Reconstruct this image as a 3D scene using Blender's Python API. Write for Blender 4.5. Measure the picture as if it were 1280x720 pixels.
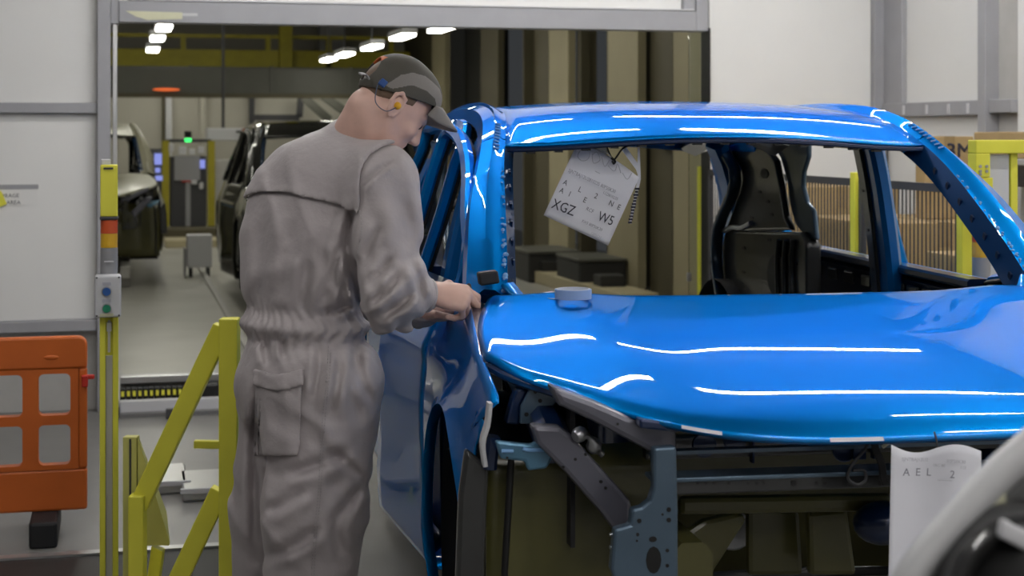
import bpy, bmesh, math, random
import numpy as np
from mathutils import Vector, Matrix
random.seed(7); np.random.seed(7)
S = bpy.context.scene
COL = S.collection
for o in list(bpy.data.objects): bpy.data.objects.remove(o)

# ---------------------------------------------------------------- camera, world, exposure
FPX, HX, HY, PSI, HC = 2000.0, 640.0, 165.0, math.atan(490/2000), 1.52
cam_d = bpy.data.cameras.new('camera'); cam = bpy.data.objects.new('camera', cam_d); COL.objects.link(cam)
cam.location = (0, 0, HC); cam.rotation_euler = (math.pi/2, 0, -PSI)
cam_d.sensor_width = 36; cam_d.lens = FPX/1280*36
cam_d.shift_y = (HY-360)/1280
cam_d.clip_start = .05; cam_d.clip_end = 200
cam_d.dof.use_dof = True; cam_d.dof.focus_distance = 4.25; cam_d.dof.aperture_fstop = 5.0
S.camera = cam
w = bpy.data.worlds.new('world'); S.world = w; w.use_nodes = True
w.node_tree.nodes['Background'].inputs[0].default_value = (.75, .8, .85, 1)
w.node_tree.nodes['Background'].inputs[1].default_value = .05
S.view_settings.view_transform = 'Standard'; S.view_settings.look = 'None'
S.view_settings.gamma = 1; S.view_settings.use_curve_mapping = False
S.view_settings.exposure = -0.12
LAMP_NEAR, LAMP_HALL = 78.0, 16.0

Fw = np.array([math.sin(PSI), math.cos(PSI), 0]); Rt = np.array([math.cos(PSI), -math.sin(PSI), 0]); Up = np.array([0, 0, 1.])
CAM = np.array([0, 0, HC])
def ray(px, py): return Fw + Rt*((px-HX)/FPX) - Up*((py-HY)/FPX)
def Q(px, py, d): return CAM + ray(px, py)*d
def onY(px, py, Y): r = ray(px, py); return CAM + r*(Y/r[1])
def onX(px, py, X): r = ray(px, py); return CAM + r*(X/r[0])
def onZ(px, py, Z): r = ray(px, py); return CAM + r*((Z-HC)/r[2])

# ---------------------------------------------------------------- materials
MATS = {}
def mat(name, col, rough=.5, metal=0, coat=0, coat_rough=.03, emit=0, ecol=None, noise=0, nscale=8, bump=0, bscale=200, trans=0, alpha=1, ior=1.45, sheen=0, stretch=None, ccol=None, tint=None):
    m = bpy.data.materials.new(name); m.use_nodes = True; nt = m.node_tree
    b = nt.nodes['Principled BSDF']; I = b.inputs
    I['Base Color'].default_value = (*col, 1); I['Roughness'].default_value = rough; I['Metallic'].default_value = metal
    I['Coat Weight'].default_value = coat; I['Coat Roughness'].default_value = coat_rough
    if tint: I['Specular Tint'].default_value = (*tint, 1)
    if ccol: I['Coat Tint'].default_value = (*ccol, 1)
    I['Transmission Weight'].default_value = trans; I['Alpha'].default_value = alpha; I['IOR'].default_value = ior
    I['Sheen Weight'].default_value = sheen
    if emit: I['Emission Color'].default_value = (*(ecol or col), 1); I['Emission Strength'].default_value = emit
    if noise or bump:
        tc = nt.nodes.new('ShaderNodeTexCoord'); mp = nt.nodes.new('ShaderNodeMapping')
        if stretch: mp.inputs['Scale'].default_value = stretch
        nt.links.new(tc.outputs['Object'], mp.inputs[0])
    if noise:
        n = nt.nodes.new('ShaderNodeTexNoise'); n.inputs['Scale'].default_value = nscale; n.inputs['Detail'].default_value = 5
        nt.links.new(mp.outputs[0], n.inputs['Vector'])
        r = nt.nodes.new('ShaderNodeMapRange'); r.inputs[1].default_value = .3; r.inputs[2].default_value = .7
        r.inputs[3].default_value = 1-noise; r.inputs[4].default_value = 1+noise
        nt.links.new(n.outputs['Fac'], r.inputs[0])
        mx = nt.nodes.new('ShaderNodeVectorMath'); mx.operation = 'SCALE'; mx.inputs[0].default_value = col
        nt.links.new(r.outputs[0], mx.inputs['Scale']); nt.links.new(mx.outputs[0], I['Base Color'])
    if bump:
        n2 = nt.nodes.new('ShaderNodeTexNoise'); n2.inputs['Scale'].default_value = bscale; n2.inputs['Detail'].default_value = 4
        nt.links.new(mp.outputs[0], n2.inputs['Vector'])
        bp = nt.nodes.new('ShaderNodeBump'); bp.inputs['Strength'].default_value = bump; bp.inputs['Distance'].default_value = .01
        nt.links.new(n2.outputs['Fac'], bp.inputs['Height']); nt.links.new(bp.outputs[0], I['Normal'])
    MATS[name] = m; return m
def hexl(h):
    h = h.lstrip('#'); return tuple((lambda c: c/12.92 if c <= .04045 else ((c+.055)/1.055)**2.4)(int(h[i:i+2], 16)/255) for i in (0, 2, 4))
mat('panel_white', (.74, .735, .72), .55, noise=.03, nscale=1.5)
mat('frame_grey', (.33, .33, .35), .45, noise=.04)
mat('frame_dark', (.16, .16, .16), .5)
mat('wall_dark', (.10, .10, .105), .6)
mat('wall_mid', (.35, .35, .35), .6)
mat('kick_grey', (.44, .43, .41), .6, noise=.05)
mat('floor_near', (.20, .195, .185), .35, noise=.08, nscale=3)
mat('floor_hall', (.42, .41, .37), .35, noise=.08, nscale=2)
mat('ceiling_white', (.05, .05, .052), .8)
mat('hall_wall', (.44, .42, .36), .7, noise=.05, nscale=1)
mat('hall_tan', (.34, .30, .19), .6, noise=.06, nscale=2)
mat('hall_brown', (.09, .078, .045), .6, noise=.08, nscale=2)
mat('hall_black', (.012, .012, .01), .6)
mat('hall_ceiling', (.06, .06, .05), .8)
mat('duct', (.10, .10, .085), .5, noise=.1, nscale=2)
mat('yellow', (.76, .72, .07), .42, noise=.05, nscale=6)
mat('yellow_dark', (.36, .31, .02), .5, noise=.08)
mat('orange_plastic', (.62, .135, .02), .45, noise=.08, nscale=5)
mat('red_plastic', (.55, .03, .02), .45)
mat('cardboard', (.38, .27, .13), .75, noise=.08, nscale=6)
mat('cardboard_dark', (.30, .21, .10), .8)
mat('paper', (.74, .74, .80), .65, noise=.02)
mat('ink', (.03, .03, .05), .7)
mat('ink_grey', (.22, .22, .27), .7)
mat('ink_faint', (.45, .45, .5), .7)
mat('mask_tape', (.62, .61, .43), .6, noise=.05)
mat('tape_clear', (.55, .55, .55), .4)
mat('lens_red', (.62, .10, .03), .25, coat=.5)
mat('lens_amber', (.72, .42, .03), .25, coat=.5)
mat('alu', (.5, .5, .5), .32, metal=.8, noise=.04)
mat('grey_plastic', (.30, .30, .31), .45)
mat('dark_grey', (.055, .055, .06), .5)
mat('light_grey', (.58, .58, .60), .45)
mat('button_blue', (.03, .11, .36), .3)
mat('button_green', (.02, .22, .12), .3)
mat('black', (.008, .008, .008), .5)
mat('rubber', (.015, .015, .017), .6)
mat('steel', (.42, .43, .45), .3, metal=.9)
mat('bin_dark', (.035, .035, .035), .6)
mat('wood_strip', (.50, .44, .28), .5)
mat('screen', (.12, .16, .45), .3, emit=.7, ecol=(.35, .4, 1.0))
mat('green_lamp', (.05, .8, .15), .3, emit=1.6, ecol=(.05, 1, .2))
mat('red_lamp', (.9, .1, .02), .3, emit=.7, ecol=(1, .2, .05))
mat('tube_near', (1, 1, 1), .5, emit=LAMP_NEAR, ecol=(1, .98, .95))
mat('tube_hall', (1, 1, 1), .5, emit=LAMP_HALL, ecol=(1, .98, .86))
mat('glass', (.88, .93, .90), .02, trans=1, ior=1.45)
mat('blue_paint', (.0, .265, .75), .46, metal=.93, coat=.85, coat_rough=.012, tint=(.0, .16, .45))
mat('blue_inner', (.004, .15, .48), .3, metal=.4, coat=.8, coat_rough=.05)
mat('blue_shade', (.004, .05, .17), .32, metal=.4, coat=.8, coat_rough=.06)  # body blue darkened to put shade on the front pillars' inner faces
mat('navy_shade', (.006, .02, .07), .3, metal=.3, coat=.8, coat_rough=.06)  # inner surfaces are body blue too; their shade is put into this colour
mat('ecoat', (.035, .036, .036), .3, metal=.2, coat=.8, coat_rough=.08, noise=.2, nscale=5)
mat('steel_blue', (.09, .22, .34), .3, metal=.4, coat=.6, coat_rough=.08)
mat('ecoat_grey', (.12, .12, .15), .35, metal=.3, coat=.5, coat_rough=.1)
mat('ecoat_blue', (.085, .135, .19), .32, metal=.4, coat=.6, coat_rough=.08, noise=.15, nscale=4)
mat('olive_panel', (.085, .080, .024), .35, coat=.4, coat_rough=.15, noise=.3, nscale=3)
mat('black_paint', (.02, .02, .018), .25, metal=.3, coat=1, coat_rough=.03)
mat('bronze_paint', (.20, .19, .13), .5, metal=.0, coat=.3, coat_rough=.2)
mat('silver_paint', (.66, .66, .67), .45, metal=.1, coat=.25, coat_rough=.15)
mat('sealant', (.20, .40, .70), .5)
mat('coverall', (.42, .378, .382), .58, noise=.05, nscale=6, bump=.25, bscale=40, sheen=.15)
mat('coverall_seam', (.15, .138, .134), .7)
mat('stitch', (.33, .31, .31), .7)
mat('skin', (.70, .45, .37), .48, noise=.06, nscale=25, bump=.05, bscale=300)
mat('skin_lip', (.45, .20, .16), .5)
mat('hair', (.16, .105, .07), .6)
mat('cap_dark', (.075, .069, .056), .7, noise=.05, bump=.1, bscale=400)
mat('cap_grey', (.22, .20, .185), .65, bump=.1, bscale=400)
mat('cap_orange', (.55, .12, .03), .6)
mat('earplug', (.80, .42, .02), .5)
mat('clip_blue', (.02, .07, .24), .4)
mat('cord_blue', (.06, .09, .16), .5)

# ---------------------------------------------------------------- mesh helpers
def tag(o, label=None, cat=None, group=None, kind=None):
    if label: o['label'] = label
    if cat: o['category'] = cat
    if group: o['group'] = group
    if kind: o['kind'] = kind
    return o
def thing(name, label, cat, loc=(0, 0, 0), rotz=0, group=None):
    o = bpy.data.objects.new(name, None); COL.objects.link(o); o.empty_display_size = .1
    o.location = tuple(float(v) for v in loc); o.rotation_euler = (0, 0, rotz)
    return tag(o, label, cat, group)
def rootmat(o): return Matrix.Translation(o.location) @ Matrix.Rotation(o.rotation_euler[2], 4, 'Z')

class MB:
    def __init__(s): s.v = []; s.f = []; s.mi = []
    def add(s, vs, fs, mi=0):
        b = len(s.v); s.v += [tuple(float(c) for c in v) for v in vs]; s.f += [tuple(b+i for i in f) for f in fs]; s.mi += [mi]*len(fs); return s
    def box(s, lo, hi, mi=0):
        x0, y0, z0 = lo; x1, y1, z1 = hi
        return s.add([(x0,y0,z0),(x1,y0,z0),(x1,y1,z0),(x0,y1,z0),(x0,y0,z1),(x1,y0,z1),(x1,y1,z1),(x0,y1,z1)],
              [(0,3,2,1),(4,5,6,7),(0,1,5,4),(1,2,6,5),(2,3,7,6),(3,0,4,7)], mi)
    def cbox(s, c, sz, mi=0):
        return s.box([c[i]-sz[i]/2 for i in range(3)], [c[i]+sz[i]/2 for i in range(3)], mi)
    def obox(s, c, ax, ay, az, mi=0):   # oriented box, half-axis vectors
        c, ax, ay, az = (np.array(t, float) for t in (c, ax, ay, az)); vs = []
        for k in (-1, 1):
            for a, b in ((-1,-1),(1,-1),(1,1),(-1,1)): vs.append(c+ax*a+ay*b+az*k)
        return s.add(vs, [(0,3,2,1),(4,5,6,7),(0,1,5,4),(1,2,6,5),(2,3,7,6),(3,0,4,7)], mi)
    def bar(s, p, q, wa, wb, ref=(0, 0, 1), mi=0):
        p, q = np.array(p, float), np.array(q, float); t = (q-p); L = np.linalg.norm(t); t = t/L
        r = np.array(ref, float)
        if abs(t@r) > .98: r = np.array([0, 1., 0])
        n = np.cross(t, r); n /= np.linalg.norm(n); b = np.cross(n, t)
        return s.obox((p+q)/2, n*wa/2, b*wb/2, t*L/2, mi)
    def tube(s, pts, r, n=8, mi=0, cap=True):
        pts = [np.array(p, float) for p in pts]; N = len(pts)
        rr = r if hasattr(r, '__len__') else [r]*N
        up = None; rings = []
        for i, p in enumerate(pts):
            t = pts[min(i+1, N-1)]-pts[max(i-1, 0)]; t = t/(np.linalg.norm(t)+1e-9)
            if up is None:
                up = np.array([0, 0, 1.]) if abs(t[2]) < .9 else np.array([1., 0, 0])
            a = np.cross(t, up); a /= np.linalg.norm(a); b = np.cross(a, t); up = b
            rings.append([p+rr[i]*(math.cos(2*math.pi*k/n)*a+math.sin(2*math.pi*k/n)*b) for k in range(n)])
        vs = [v for R in rings for v in R]
        fs = [(i*n+k, i*n+(k+1)%n, (i+1)*n+(k+1)%n, (i+1)*n+k) for i in range(N-1) for k in range(n)]
        if cap: fs += [tuple(range(n-1, -1, -1)), tuple((N-1)*n+k for k in range(n))]
        return s.add(vs, fs, mi)
    def grid(s, rows, mi=0):
        n = len(rows[0]); vs = [p for r in rows for p in r]
        fs = [(i*n+j, i*n+j+1, (i+1)*n+j+1, (i+1)*n+j) for i in range(len(rows)-1) for j in range(n-1)]
        return s.add(vs, fs, mi)
    def loft(s, rails, mi=0, cap=True):   # closed section lofted along rails
        m = len(rails); n = len(rails[0]); vs = [rails[j][i] for i in range(n) for j in range(m)]
        fs = [(i*m+j, i*m+(j+1)%m, (i+1)*m+(j+1)%m, (i+1)*m+j) for i in range(n-1) for j in range(m)]
        if cap: fs += [tuple(range(m-1, -1, -1)), tuple((n-1)*m+j for j in range(m))]
        return s.add(vs, fs, mi)
    def prism(s, poly, d, mi=0):   # planar polygon (3d points) extruded by vector d
        n = len(poly); d = np.array(d, float); vs = [np.array(p, float) for p in poly]; vs = vs+[v+d for v in vs]
        fs = [tuple(range(n-1, -1, -1)), tuple(range(n, 2*n))]+[(i, (i+1)%n, n+(i+1)%n, n+i) for i in range(n)]
        return s.add(vs, fs, mi)
    def disc(s, c, ax, r, h, n=20, mi=0, r2=None):
        ax = np.array(ax, float); ax /= np.linalg.norm(ax); c = np.array(c, float)
        return s.tube([c, c+ax*h], [r, r if r2 is None else r2], n, mi)
    def ellipsoid(s, c, r, nu=16, nv=10, mi=0):
        vs = []; fs = []
        for i in range(nv+1):
            a = math.pi*i/nv
            for j in range(nu):
                b = 2*math.pi*j/nu; vs.append((c[0]+r[0]*math.sin(a)*math.cos(b), c[1]+r[1]*math.sin(a)*math.sin(b), c[2]+r[2]*math.cos(a)))
        fs = [(i*nu+j, (i+1)*nu+j, (i+1)*nu+(j+1)%nu, i*nu+(j+1)%nu) for i in range(nv) for j in range(nu)]
        return s.add(vs, fs, mi)
    def xf(s, M):
        s.v = [tuple(M @ Vector(v)) for v in s.v]; return s
    def build(s, name, m, parent=None, world=False, smooth=0, bevel=0, solid=0, solid_off=-1, weld=False, origin=None, rotz=0, segs=2):
        vs = s.v
        if parent is not None and world:
            Mi = rootmat(parent).inverted(); vs = [tuple(Mi @ Vector(v)) for v in vs]
        loc = None
        if origin is not None:
            loc = tuple(float(c) for c in origin); vs = [(v[0]-loc[0], v[1]-loc[1], v[2]-loc[2]) for v in vs]
        elif parent is None and vs:
            A = np.array(vs); lo, hi = A.min(0), A.max(0); loc = ((lo[0]+hi[0])/2, (lo[1]+hi[1])/2, lo[2])
            vs = [(v[0]-loc[0], v[1]-loc[1], v[2]-loc[2]) for v in vs]
        me = bpy.data.meshes.new(name); me.from_pydata(vs, [], s.f)
        ms = m if isinstance(m, (list, tuple)) else [m]
        for q in ms: me.materials.append(MATS[q])
        if len(ms) > 1: me.polygons.foreach_set('material_index', s.mi)
        bm = bmesh.new(); bm.from_mesh(me)
        if weld: bmesh.ops.remove_doubles(bm, verts=bm.verts, dist=1e-5)
        bmesh.ops.recalc_face_normals(bm, faces=bm.faces); bm.to_mesh(me); bm.free()
        if smooth:
            me.shade_smooth(); me.set_sharp_from_angle(angle=math.radians(smooth))
        o = bpy.data.objects.new(name, me); COL.objects.link(o)
        if parent is not None: o.parent = parent
        if loc: o.location = loc
        if rotz: o.rotation_euler = (0, 0, rotz)
        if solid:
            q = o.modifiers.new('solid', 'SOLIDIFY'); q.thickness = solid; q.offset = solid_off
        if bevel:
            q = o.modifiers.new('bevel', 'BEVEL'); q.width = bevel; q.segments = segs; q.limit_method = 'ANGLE'; q.angle_limit = math.radians(40)
        return o
def copy_tree(o, parent=None):
    c = o.copy(); COL.objects.link(c); c.parent = parent
    for ch in list(o.children): copy_tree(ch, c)
    return c
def share(src, loc, parent=None, rotz=None):
    c = src.copy(); COL.objects.link(c); c.location = loc; c.parent = parent
    if rotz is not None: c.rotation_euler = (0, 0, rotz)
    return c
def cr(pts, n):
    P = np.array(pts, float); d = np.r_[0, np.cumsum(np.linalg.norm(np.diff(P, axis=0), axis=1))]
    T = np.linspace(0, d[-1], n); out = []
    m = np.zeros_like(P)
    for i in range(len(P)):
        a, b = max(i-1, 0), min(i+1, len(P)-1); m[i] = (P[b]-P[a])/(d[b]-d[a])
    for t in T:
        i = min(max(np.searchsorted(d, t, side='right')-1, 0), len(P)-2); h = d[i+1]-d[i]; u = (t-d[i])/h
        out.append((2*u**3-3*u**2+1)*P[i]+(u**3-2*u**2+u)*h*m[i]+(-2*u**3+3*u**2)*P[i+1]+(u**3-u**2)*h*m[i+1])
    return out
def sweep(mb, path, wa, wb, ref, mi=0, ch=.25):
    """rectangular (chamfered) section: wa across ref x tangent, wb along ref."""
    P = [np.array(p, float) for p in path]; N = len(P); rings = []
    refs = ref if hasattr(ref[0], '__len__') else [ref]*N
    for i, p in enumerate(P):
        t = P[min(i+1, N-1)]-P[max(i-1, 0)]; t = t/np.linalg.norm(t)
        r = np.array(refs[i], float); n = np.cross(t, r); n /= np.linalg.norm(n); b = np.cross(n, t)
        a = (wa[i] if hasattr(wa, '__len__') else wa)/2; c = (wb[i] if hasattr(wb, '__len__') else wb)/2; k = ch*min(a, c)*2
        rings.append([p+n*x+b*y for x, y in ((-a+k,-c),(a-k,-c),(a,-c+k),(a,c-k),(a-k,c),(-a+k,c),(-a,c-k),(-a,-c+k))])
    return mb.loft([[rings[i][j] for i in range(N)] for j in range(8)], mi)
def text_mesh(name, body, size, m, parent, M, align='LEFT', extrude=.0002, kind=None):
    cu = bpy.data.curves.new(name, 'FONT'); cu.body = body; cu.size = size; cu.align_x = align; cu.extrude = extrude; cu.resolution_u = 2
    tmp = bpy.data.objects.new('tmp', cu); COL.objects.link(tmp); bpy.context.view_layer.update()
    dg = bpy.context.evaluated_depsgraph_get(); me = bpy.data.meshes.new_from_object(tmp.evaluated_get(dg))
    bpy.data.objects.remove(tmp); bpy.data.curves.remove(cu)
    me.transform(M); me.materials.clear(); me.materials.append(MATS[m]); me.name = name
    o = bpy.data.objects.new(name, me); COL.objects.link(o); o.parent = parent
    return o
def frame_mat(o, x, y):
    x = Vector(x).normalized(); y = Vector(y); y = (y-x*y.dot(x)).normalized(); z = x.cross(y)
    return Matrix(((x.x,y.x,z.x,o[0]),(x.y,y.y,z.y,o[1]),(x.z,y.z,z.z,o[2]),(0,0,0,1)))

# ================================================================ THE SETTING
YW, XR, XL, YB, ZC = 9.0, 4.56, -3.2, -3.6, 3.3          # near room: door wall, right wall, left wall, wall behind, ceiling
HY1, HXL, HXR, HZ = 27.0, -6.0, 4.62, 4.2                # hall beyond the opening
OX0, OX1, OZ = -0.005, 3.40, 2.12                         # opening in the door wall
def struct(o, label=None): return tag(o, label, kind='structure')
def sbox(name, m, lo, hi, parent=None, bevel=0):
    o = MB().box(lo, hi).build(name, m, parent, bevel=bevel)
    if parent is None: struct(o)
    return o
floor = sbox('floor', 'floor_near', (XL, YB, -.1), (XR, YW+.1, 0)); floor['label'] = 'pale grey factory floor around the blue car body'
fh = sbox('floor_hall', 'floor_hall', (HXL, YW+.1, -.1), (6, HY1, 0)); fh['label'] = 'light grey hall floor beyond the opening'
sbox('ceiling', 'ceiling_white', (XL, YB, ZC), (XR+.1, YW, ZC+.1))
sbox('ceiling_hall', 'hall_ceiling', (HXL, YW+.2, HZ), (6, HY1, HZ+.1))
# ---- door wall: frame, panels, header
wb = struct(tag(bpy.data.objects.new('wall_back', None), 'white panelled wall with grey frame around a wide opening')); COL.objects.link(wb); wb.location = (0, YW, 0)
def wbp(name, m, x0, x1, z0, z1, y0, y1, bevel=.004):
    return MB().box((x0, y0, z0), (x1, y1, z1)).build(name, m, wb, world=True, bevel=bevel)
RZ0, RZ1 = 1.622, 1.678
wbp('panel', 'panel_white', XL, OX0-.115, RZ1, ZC, YW+.03, YW+.08)
wbp('panel', 'panel_white', XL, OX0-.115, .50, RZ0, YW+.03, YW+.08)
wbp('panel', 'kick_grey', XL, OX0-.115, 0, .45, YW+.05, YW+.1)
wbp('rail', 'frame_grey', XL, OX0-.115, RZ0, RZ1, YW-.02, YW+.07)
wbp('rail', 'frame_grey', XL, OX0-.115, .44, .50, YW-.02, YW+.09)
wbp('post', 'frame_grey', OX0-.115, OX0-.045, 0, ZC, YW-.04, YW+.1)
wbp('post', 'frame_grey', OX0-.043, OX0, OZ-.01, ZC, YW-.02, YW+.1)
wbp('jamb', 'alu', OX0-.035, OX0-.01, 0, OZ, YW+.0, YW+.1)
wbp('header', 'frame_grey', OX0, OX1-.075, OZ, OZ+.118, YW-.03, YW+.1)
wbp('header_lip', 'light_grey', OX0+.05, OX1-.09, OZ+.118, OZ+.128, YW-.04, YW+.05)
wbp('panel', 'panel_white', OX0, OX1-.15, OZ+.118, ZC, YW+.02, YW+.08)
wbp('post', 'frame_grey', OX1-.15, OX1-.077, OZ+.118, ZC, YW-.02, YW+.1)
wbp('post', 'frame_grey', OX1-.075, OX1, OZ, ZC, YW-.03, YW+.1)
wbp('gasket', 'black', OX1+.002, OX1+.014, 0, OZ+.02, YW-.035, YW+.1)
wbp('panel', 'panel_white', OX1+.016, XR-.09, 0, ZC, YW+.0, YW+.08)
wbp('post', 'frame_grey', XR-.088, XR-.012, 0, ZC, YW-.05, YW+.08)
wbp('gasket', 'black', XR-.012, XR, 0, ZC, YW-.045, YW+.0)
# masking tape on the header
for i, (a, b, c, d, m, nm) in enumerate(((157, 228, 13.5, 24.5, 'mask_tape', 'tape_strip'), (228, 247, 16.5, 20, 'tape_clear', 'tape_tail'))):
    p = [onY(a, c, YW-.033), onY(b, c+2, YW-.033), onY(b, d-.6, YW-.033), onY(a+28, d+.6, YW-.033), onY(a+12, d-4, YW-.033)] if i == 0 else [onY(a, c, YW-.033), onY(b, c, YW-.033), onY(b, d, YW-.033), onY(a, d, YW-.033)]
    MB().prism(p, (0, .003, 0)).build(nm, m, wb, world=True)
# ---- right wall
wr = struct(tag(bpy.data.objects.new('wall_right', None), 'white panelled side wall with grey rail behind the boxes')); COL.objects.link(wr); wr.location = (XR, 4, 0)
def wrp(name, m, y0, y1, z0, z1, x0, x1, bevel=.004):
    return MB().box((XR+x0, y0, z0), (XR+x1, y1, z1)).build(name, m, wr, world=True, bevel=bevel)
wrp('post', 'frame_grey', 8.72, 9.0, RZ1, ZC, -.03, .06)
wrp('panel', 'panel_white', 7.80, 8.72, RZ1, ZC, 0, .05)
wrp('panel', 'panel_white', 7.80, 9.0, 0, RZ0-.01, 0.01, .05)
wrp('rail', 'frame_grey', 7.80, 9.0, RZ0-.01, RZ1+.015, -.04, .05)
for yy in (8.66, 8.38, 8.13, 7.92): wrp('bracket', 'light_grey', yy, yy+.022, RZ0, RZ1, -.046, -.03, 0)
wrp('post', 'frame_grey', 7.72, 7.80, 0, ZC, -.06, .06)
wrp('panel', 'kick_grey', 7.50, 7.72, RZ1, ZC, .02, .06)
wrp('rail', 'frame_grey', 7.50, 7.72, RZ0, RZ1+.015, -.04, .05)
wrp('panel', 'kick_grey', 7.50, 7.72, 0, RZ0, .02, .06)
wrp('panel', 'panel_white', YB, 7.50, 0, ZC, .0, .05)
# ---- rest of the near room (out of the picture, seen in the paint)
o = sbox('wall_left', 'wall_dark', (XL-.1, YB, 0), (XL, YW, ZC))
for k in range(7): MB().box((XL, -2.9+k*1.8, 0), (XL+.06, -2.82+k*1.8, ZC)).build('post', 'frame_grey', o, world=True)
o = sbox('wall_front', 'wall_mid', (XL-.1, YB-.1, 0), (XR+.1, YB, ZC))
for k in range(5): MB().box((XL+.7+k*1.6, YB, 0), (XL+.78+k*1.6, YB+.06, ZC)).build('post', 'frame_grey', o, world=True)
# ---- ceiling lamps of the near room
def strip_lamp(x0, x1, y, z, label, tube='tube_near', group='strip lamps', wid=.075, along='x'):
    t = thing('strip_lamp', label, 'lamp', ((x0+x1)/2, y, z), 0 if along == 'x' else math.pi/2, group)
    L = (x1-x0)/2
    MB().box((-L, -wid/2, .02), (L, wid/2, .07)).build('housing', 'light_grey', t, bevel=.005)
    MB().box((-L+.02, -wid/2+.015, .0), (L-.02, wid/2-.015, .02)).build('diffuser', tube, t)
    return t
for y in (-2.2, .2, 2.4, 4.3, 5.9, 7.3):
    for x0, x1 in ((-.1, 2.0), (2.25, 4.2)) if y > 5 or y < 1 else (((-1.7, -.35), (2.7, 4.2)) if y > 3 else ((-1.5, -.35), (2.7, 4.2))):
        strip_lamp(x0, x1, y, ZC-.08, 'white strip lamp under the ceiling over the car line', group='strip lamps over the car line')

# ================================================================ HALL BEYOND THE OPENING
o = sbox('wall_hall_end', 'hall_wall', (HXL, HY1, 0), (6, HY1+.1, HZ)); o['label'] = 'beige end wall of the hall'
sbox('wall_hall_left', 'hall_wall', (HXL-.1, YW+.1, 0), (HXL, HY1, HZ))
sbox('wall_hall_front', 'hall_wall', (HXL, YW+.12, 0), (OX0-.2, YW+.2, HZ))
# alternating panels along the right of the hall
o = struct(tag(bpy.data.objects.new('wall_hall_right', None), 'row of tan and dark brown wall panels along the hall')); COL.objects.link(o); o.location = (HXR, 14, 0)
edges = [(9.2, 12.35, 'hall_tan', 0), (12.35, 13.05, 'hall_tan', 0), (13.05, 14.0, 'hall_brown', .12), (14.0, 14.95, 'hall_tan', 0), (14.95, 15.9, 'hall_black', .5), (15.9, 16.35, 'hall_brown', .1), (16.35, 17.15, 'hall_tan', 0), (17.15, 18.3, 'hall_brown', .12), (18.3, 19.6, 'hall_black', .4), (19.6, 20.6, 'hall_brown', .0), (20.6, 23, 'hall_black', .3), (23, 24, 'hall_tan', 0), (24, 27, 'hall_brown', .1)]
for a, b, m, rec in edges:
    MB().box((HXR+rec, a, 0), (HXR+rec+.08, b, HZ)).build('panel', m, o, world=True)
    if rec: MB().box((HXR, a-.02, 0), (HXR+rec, a+.02, HZ)).build('reveal', 'hall_brown', o, world=True)
for yy, z in ((13.5, 1.36), (17.8, 1.36)):
    MB().box((HXR+.06, yy-.1, z), (HXR+.12, yy+.1, z+.05)).build('latch', 'black', o, world=True)
# mezzanine with yellow rail, big dark duct
t = thing('mezzanine', 'dark walkway deck with yellow edge beam and guard rail across the hall', 'walkway', (0, 25.4, 0))
MB().box((HXL, 25.3, 2.50), (4.5, 27, 2.56)).build('deck', 'duct', t, world=True)
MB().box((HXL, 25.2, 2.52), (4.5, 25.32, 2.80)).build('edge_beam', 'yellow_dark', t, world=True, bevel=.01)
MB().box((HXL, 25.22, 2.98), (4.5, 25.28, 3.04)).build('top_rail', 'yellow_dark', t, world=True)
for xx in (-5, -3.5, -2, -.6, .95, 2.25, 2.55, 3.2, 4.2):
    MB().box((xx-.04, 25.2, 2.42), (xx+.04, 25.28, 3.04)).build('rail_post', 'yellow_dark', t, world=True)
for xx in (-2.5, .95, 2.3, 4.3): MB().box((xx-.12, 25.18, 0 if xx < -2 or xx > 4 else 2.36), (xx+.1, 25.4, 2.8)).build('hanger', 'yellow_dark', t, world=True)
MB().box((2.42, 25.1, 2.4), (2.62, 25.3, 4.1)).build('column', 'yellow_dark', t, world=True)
MB().box((3.1, 25.6, 2.6), (3.5, 25.9, 4.1)).build('column', 'grey_plastic', t, world=True)
t = thing('air_duct', 'wide dark metal duct running below the walkway', 'duct', (0, 24.6, 2.05))
MB().box((HXL+.1, 24.3, 2.07), (4.4, 25.1, 2.50)).build('casing', 'duct', t, world=True, bevel=.03)
for xx in np.arange(-5, 4.4, 1.2): MB().box((xx, 24.28, 2.06), (xx+.05, 25.1, 2.51)).build('flange', 'duct', t, world=True)
MB().box((HXL+.1, 24.2, 2.03), (4.4, 24.3, 2.09)).build('lower_rail', 'hall_brown', t, world=True)
t = thing('warning_strip_lamp', 'small glowing red lamp under the dark duct', 'lamp', onY(208, 112, 24.16))
MB().ellipsoid((0, 0, 0), (.20, .04, .022)).build('lens', 'red_lamp', t, smooth=60)
MB().box((-.16, -.02, .025), (.16, .05, .05)).build('bracket', 'duct', t)
# hall lamps that show, then unseen high ones added to brighten the hall
def hall_lamp(p, ln, label, grp, rod=True):
    t = thing('hanging_lamp', label, 'lamp', p, 0, grp)
    MB().box((-.09, -ln/2, .03), (.09, ln/2, .09)).build('housing', 'light_grey', t, bevel=.01)
    MB().box((-.075, -ln/2+.02, -.0), (.075, ln/2-.02, .03)).build('tube', 'tube_hall', t, bevel=.008)
    if rod: MB().tube([(0, 0, .09), (0, 0, HZ-p[2])], .012, 6).build('rod', 'dark_grey', t)
for px, py in ((205, 37), (197, 50), (191, 64)):
    d = 2000*1.04/(165-py); hall_lamp(Q(px, py, d), .7, 'glowing lamp hanging in the short row above the far station', 'short lamp row in the hall')
for px, py in ((553, 38), (503, 48), (465, 61), (431, 70), (411, 76)):
    d = 2000*1.04/(165-py); hall_lamp(Q(px, py, d), .9, 'glowing lamp in the long row hanging above the dark duct', 'long lamp row in the hall')
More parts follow.
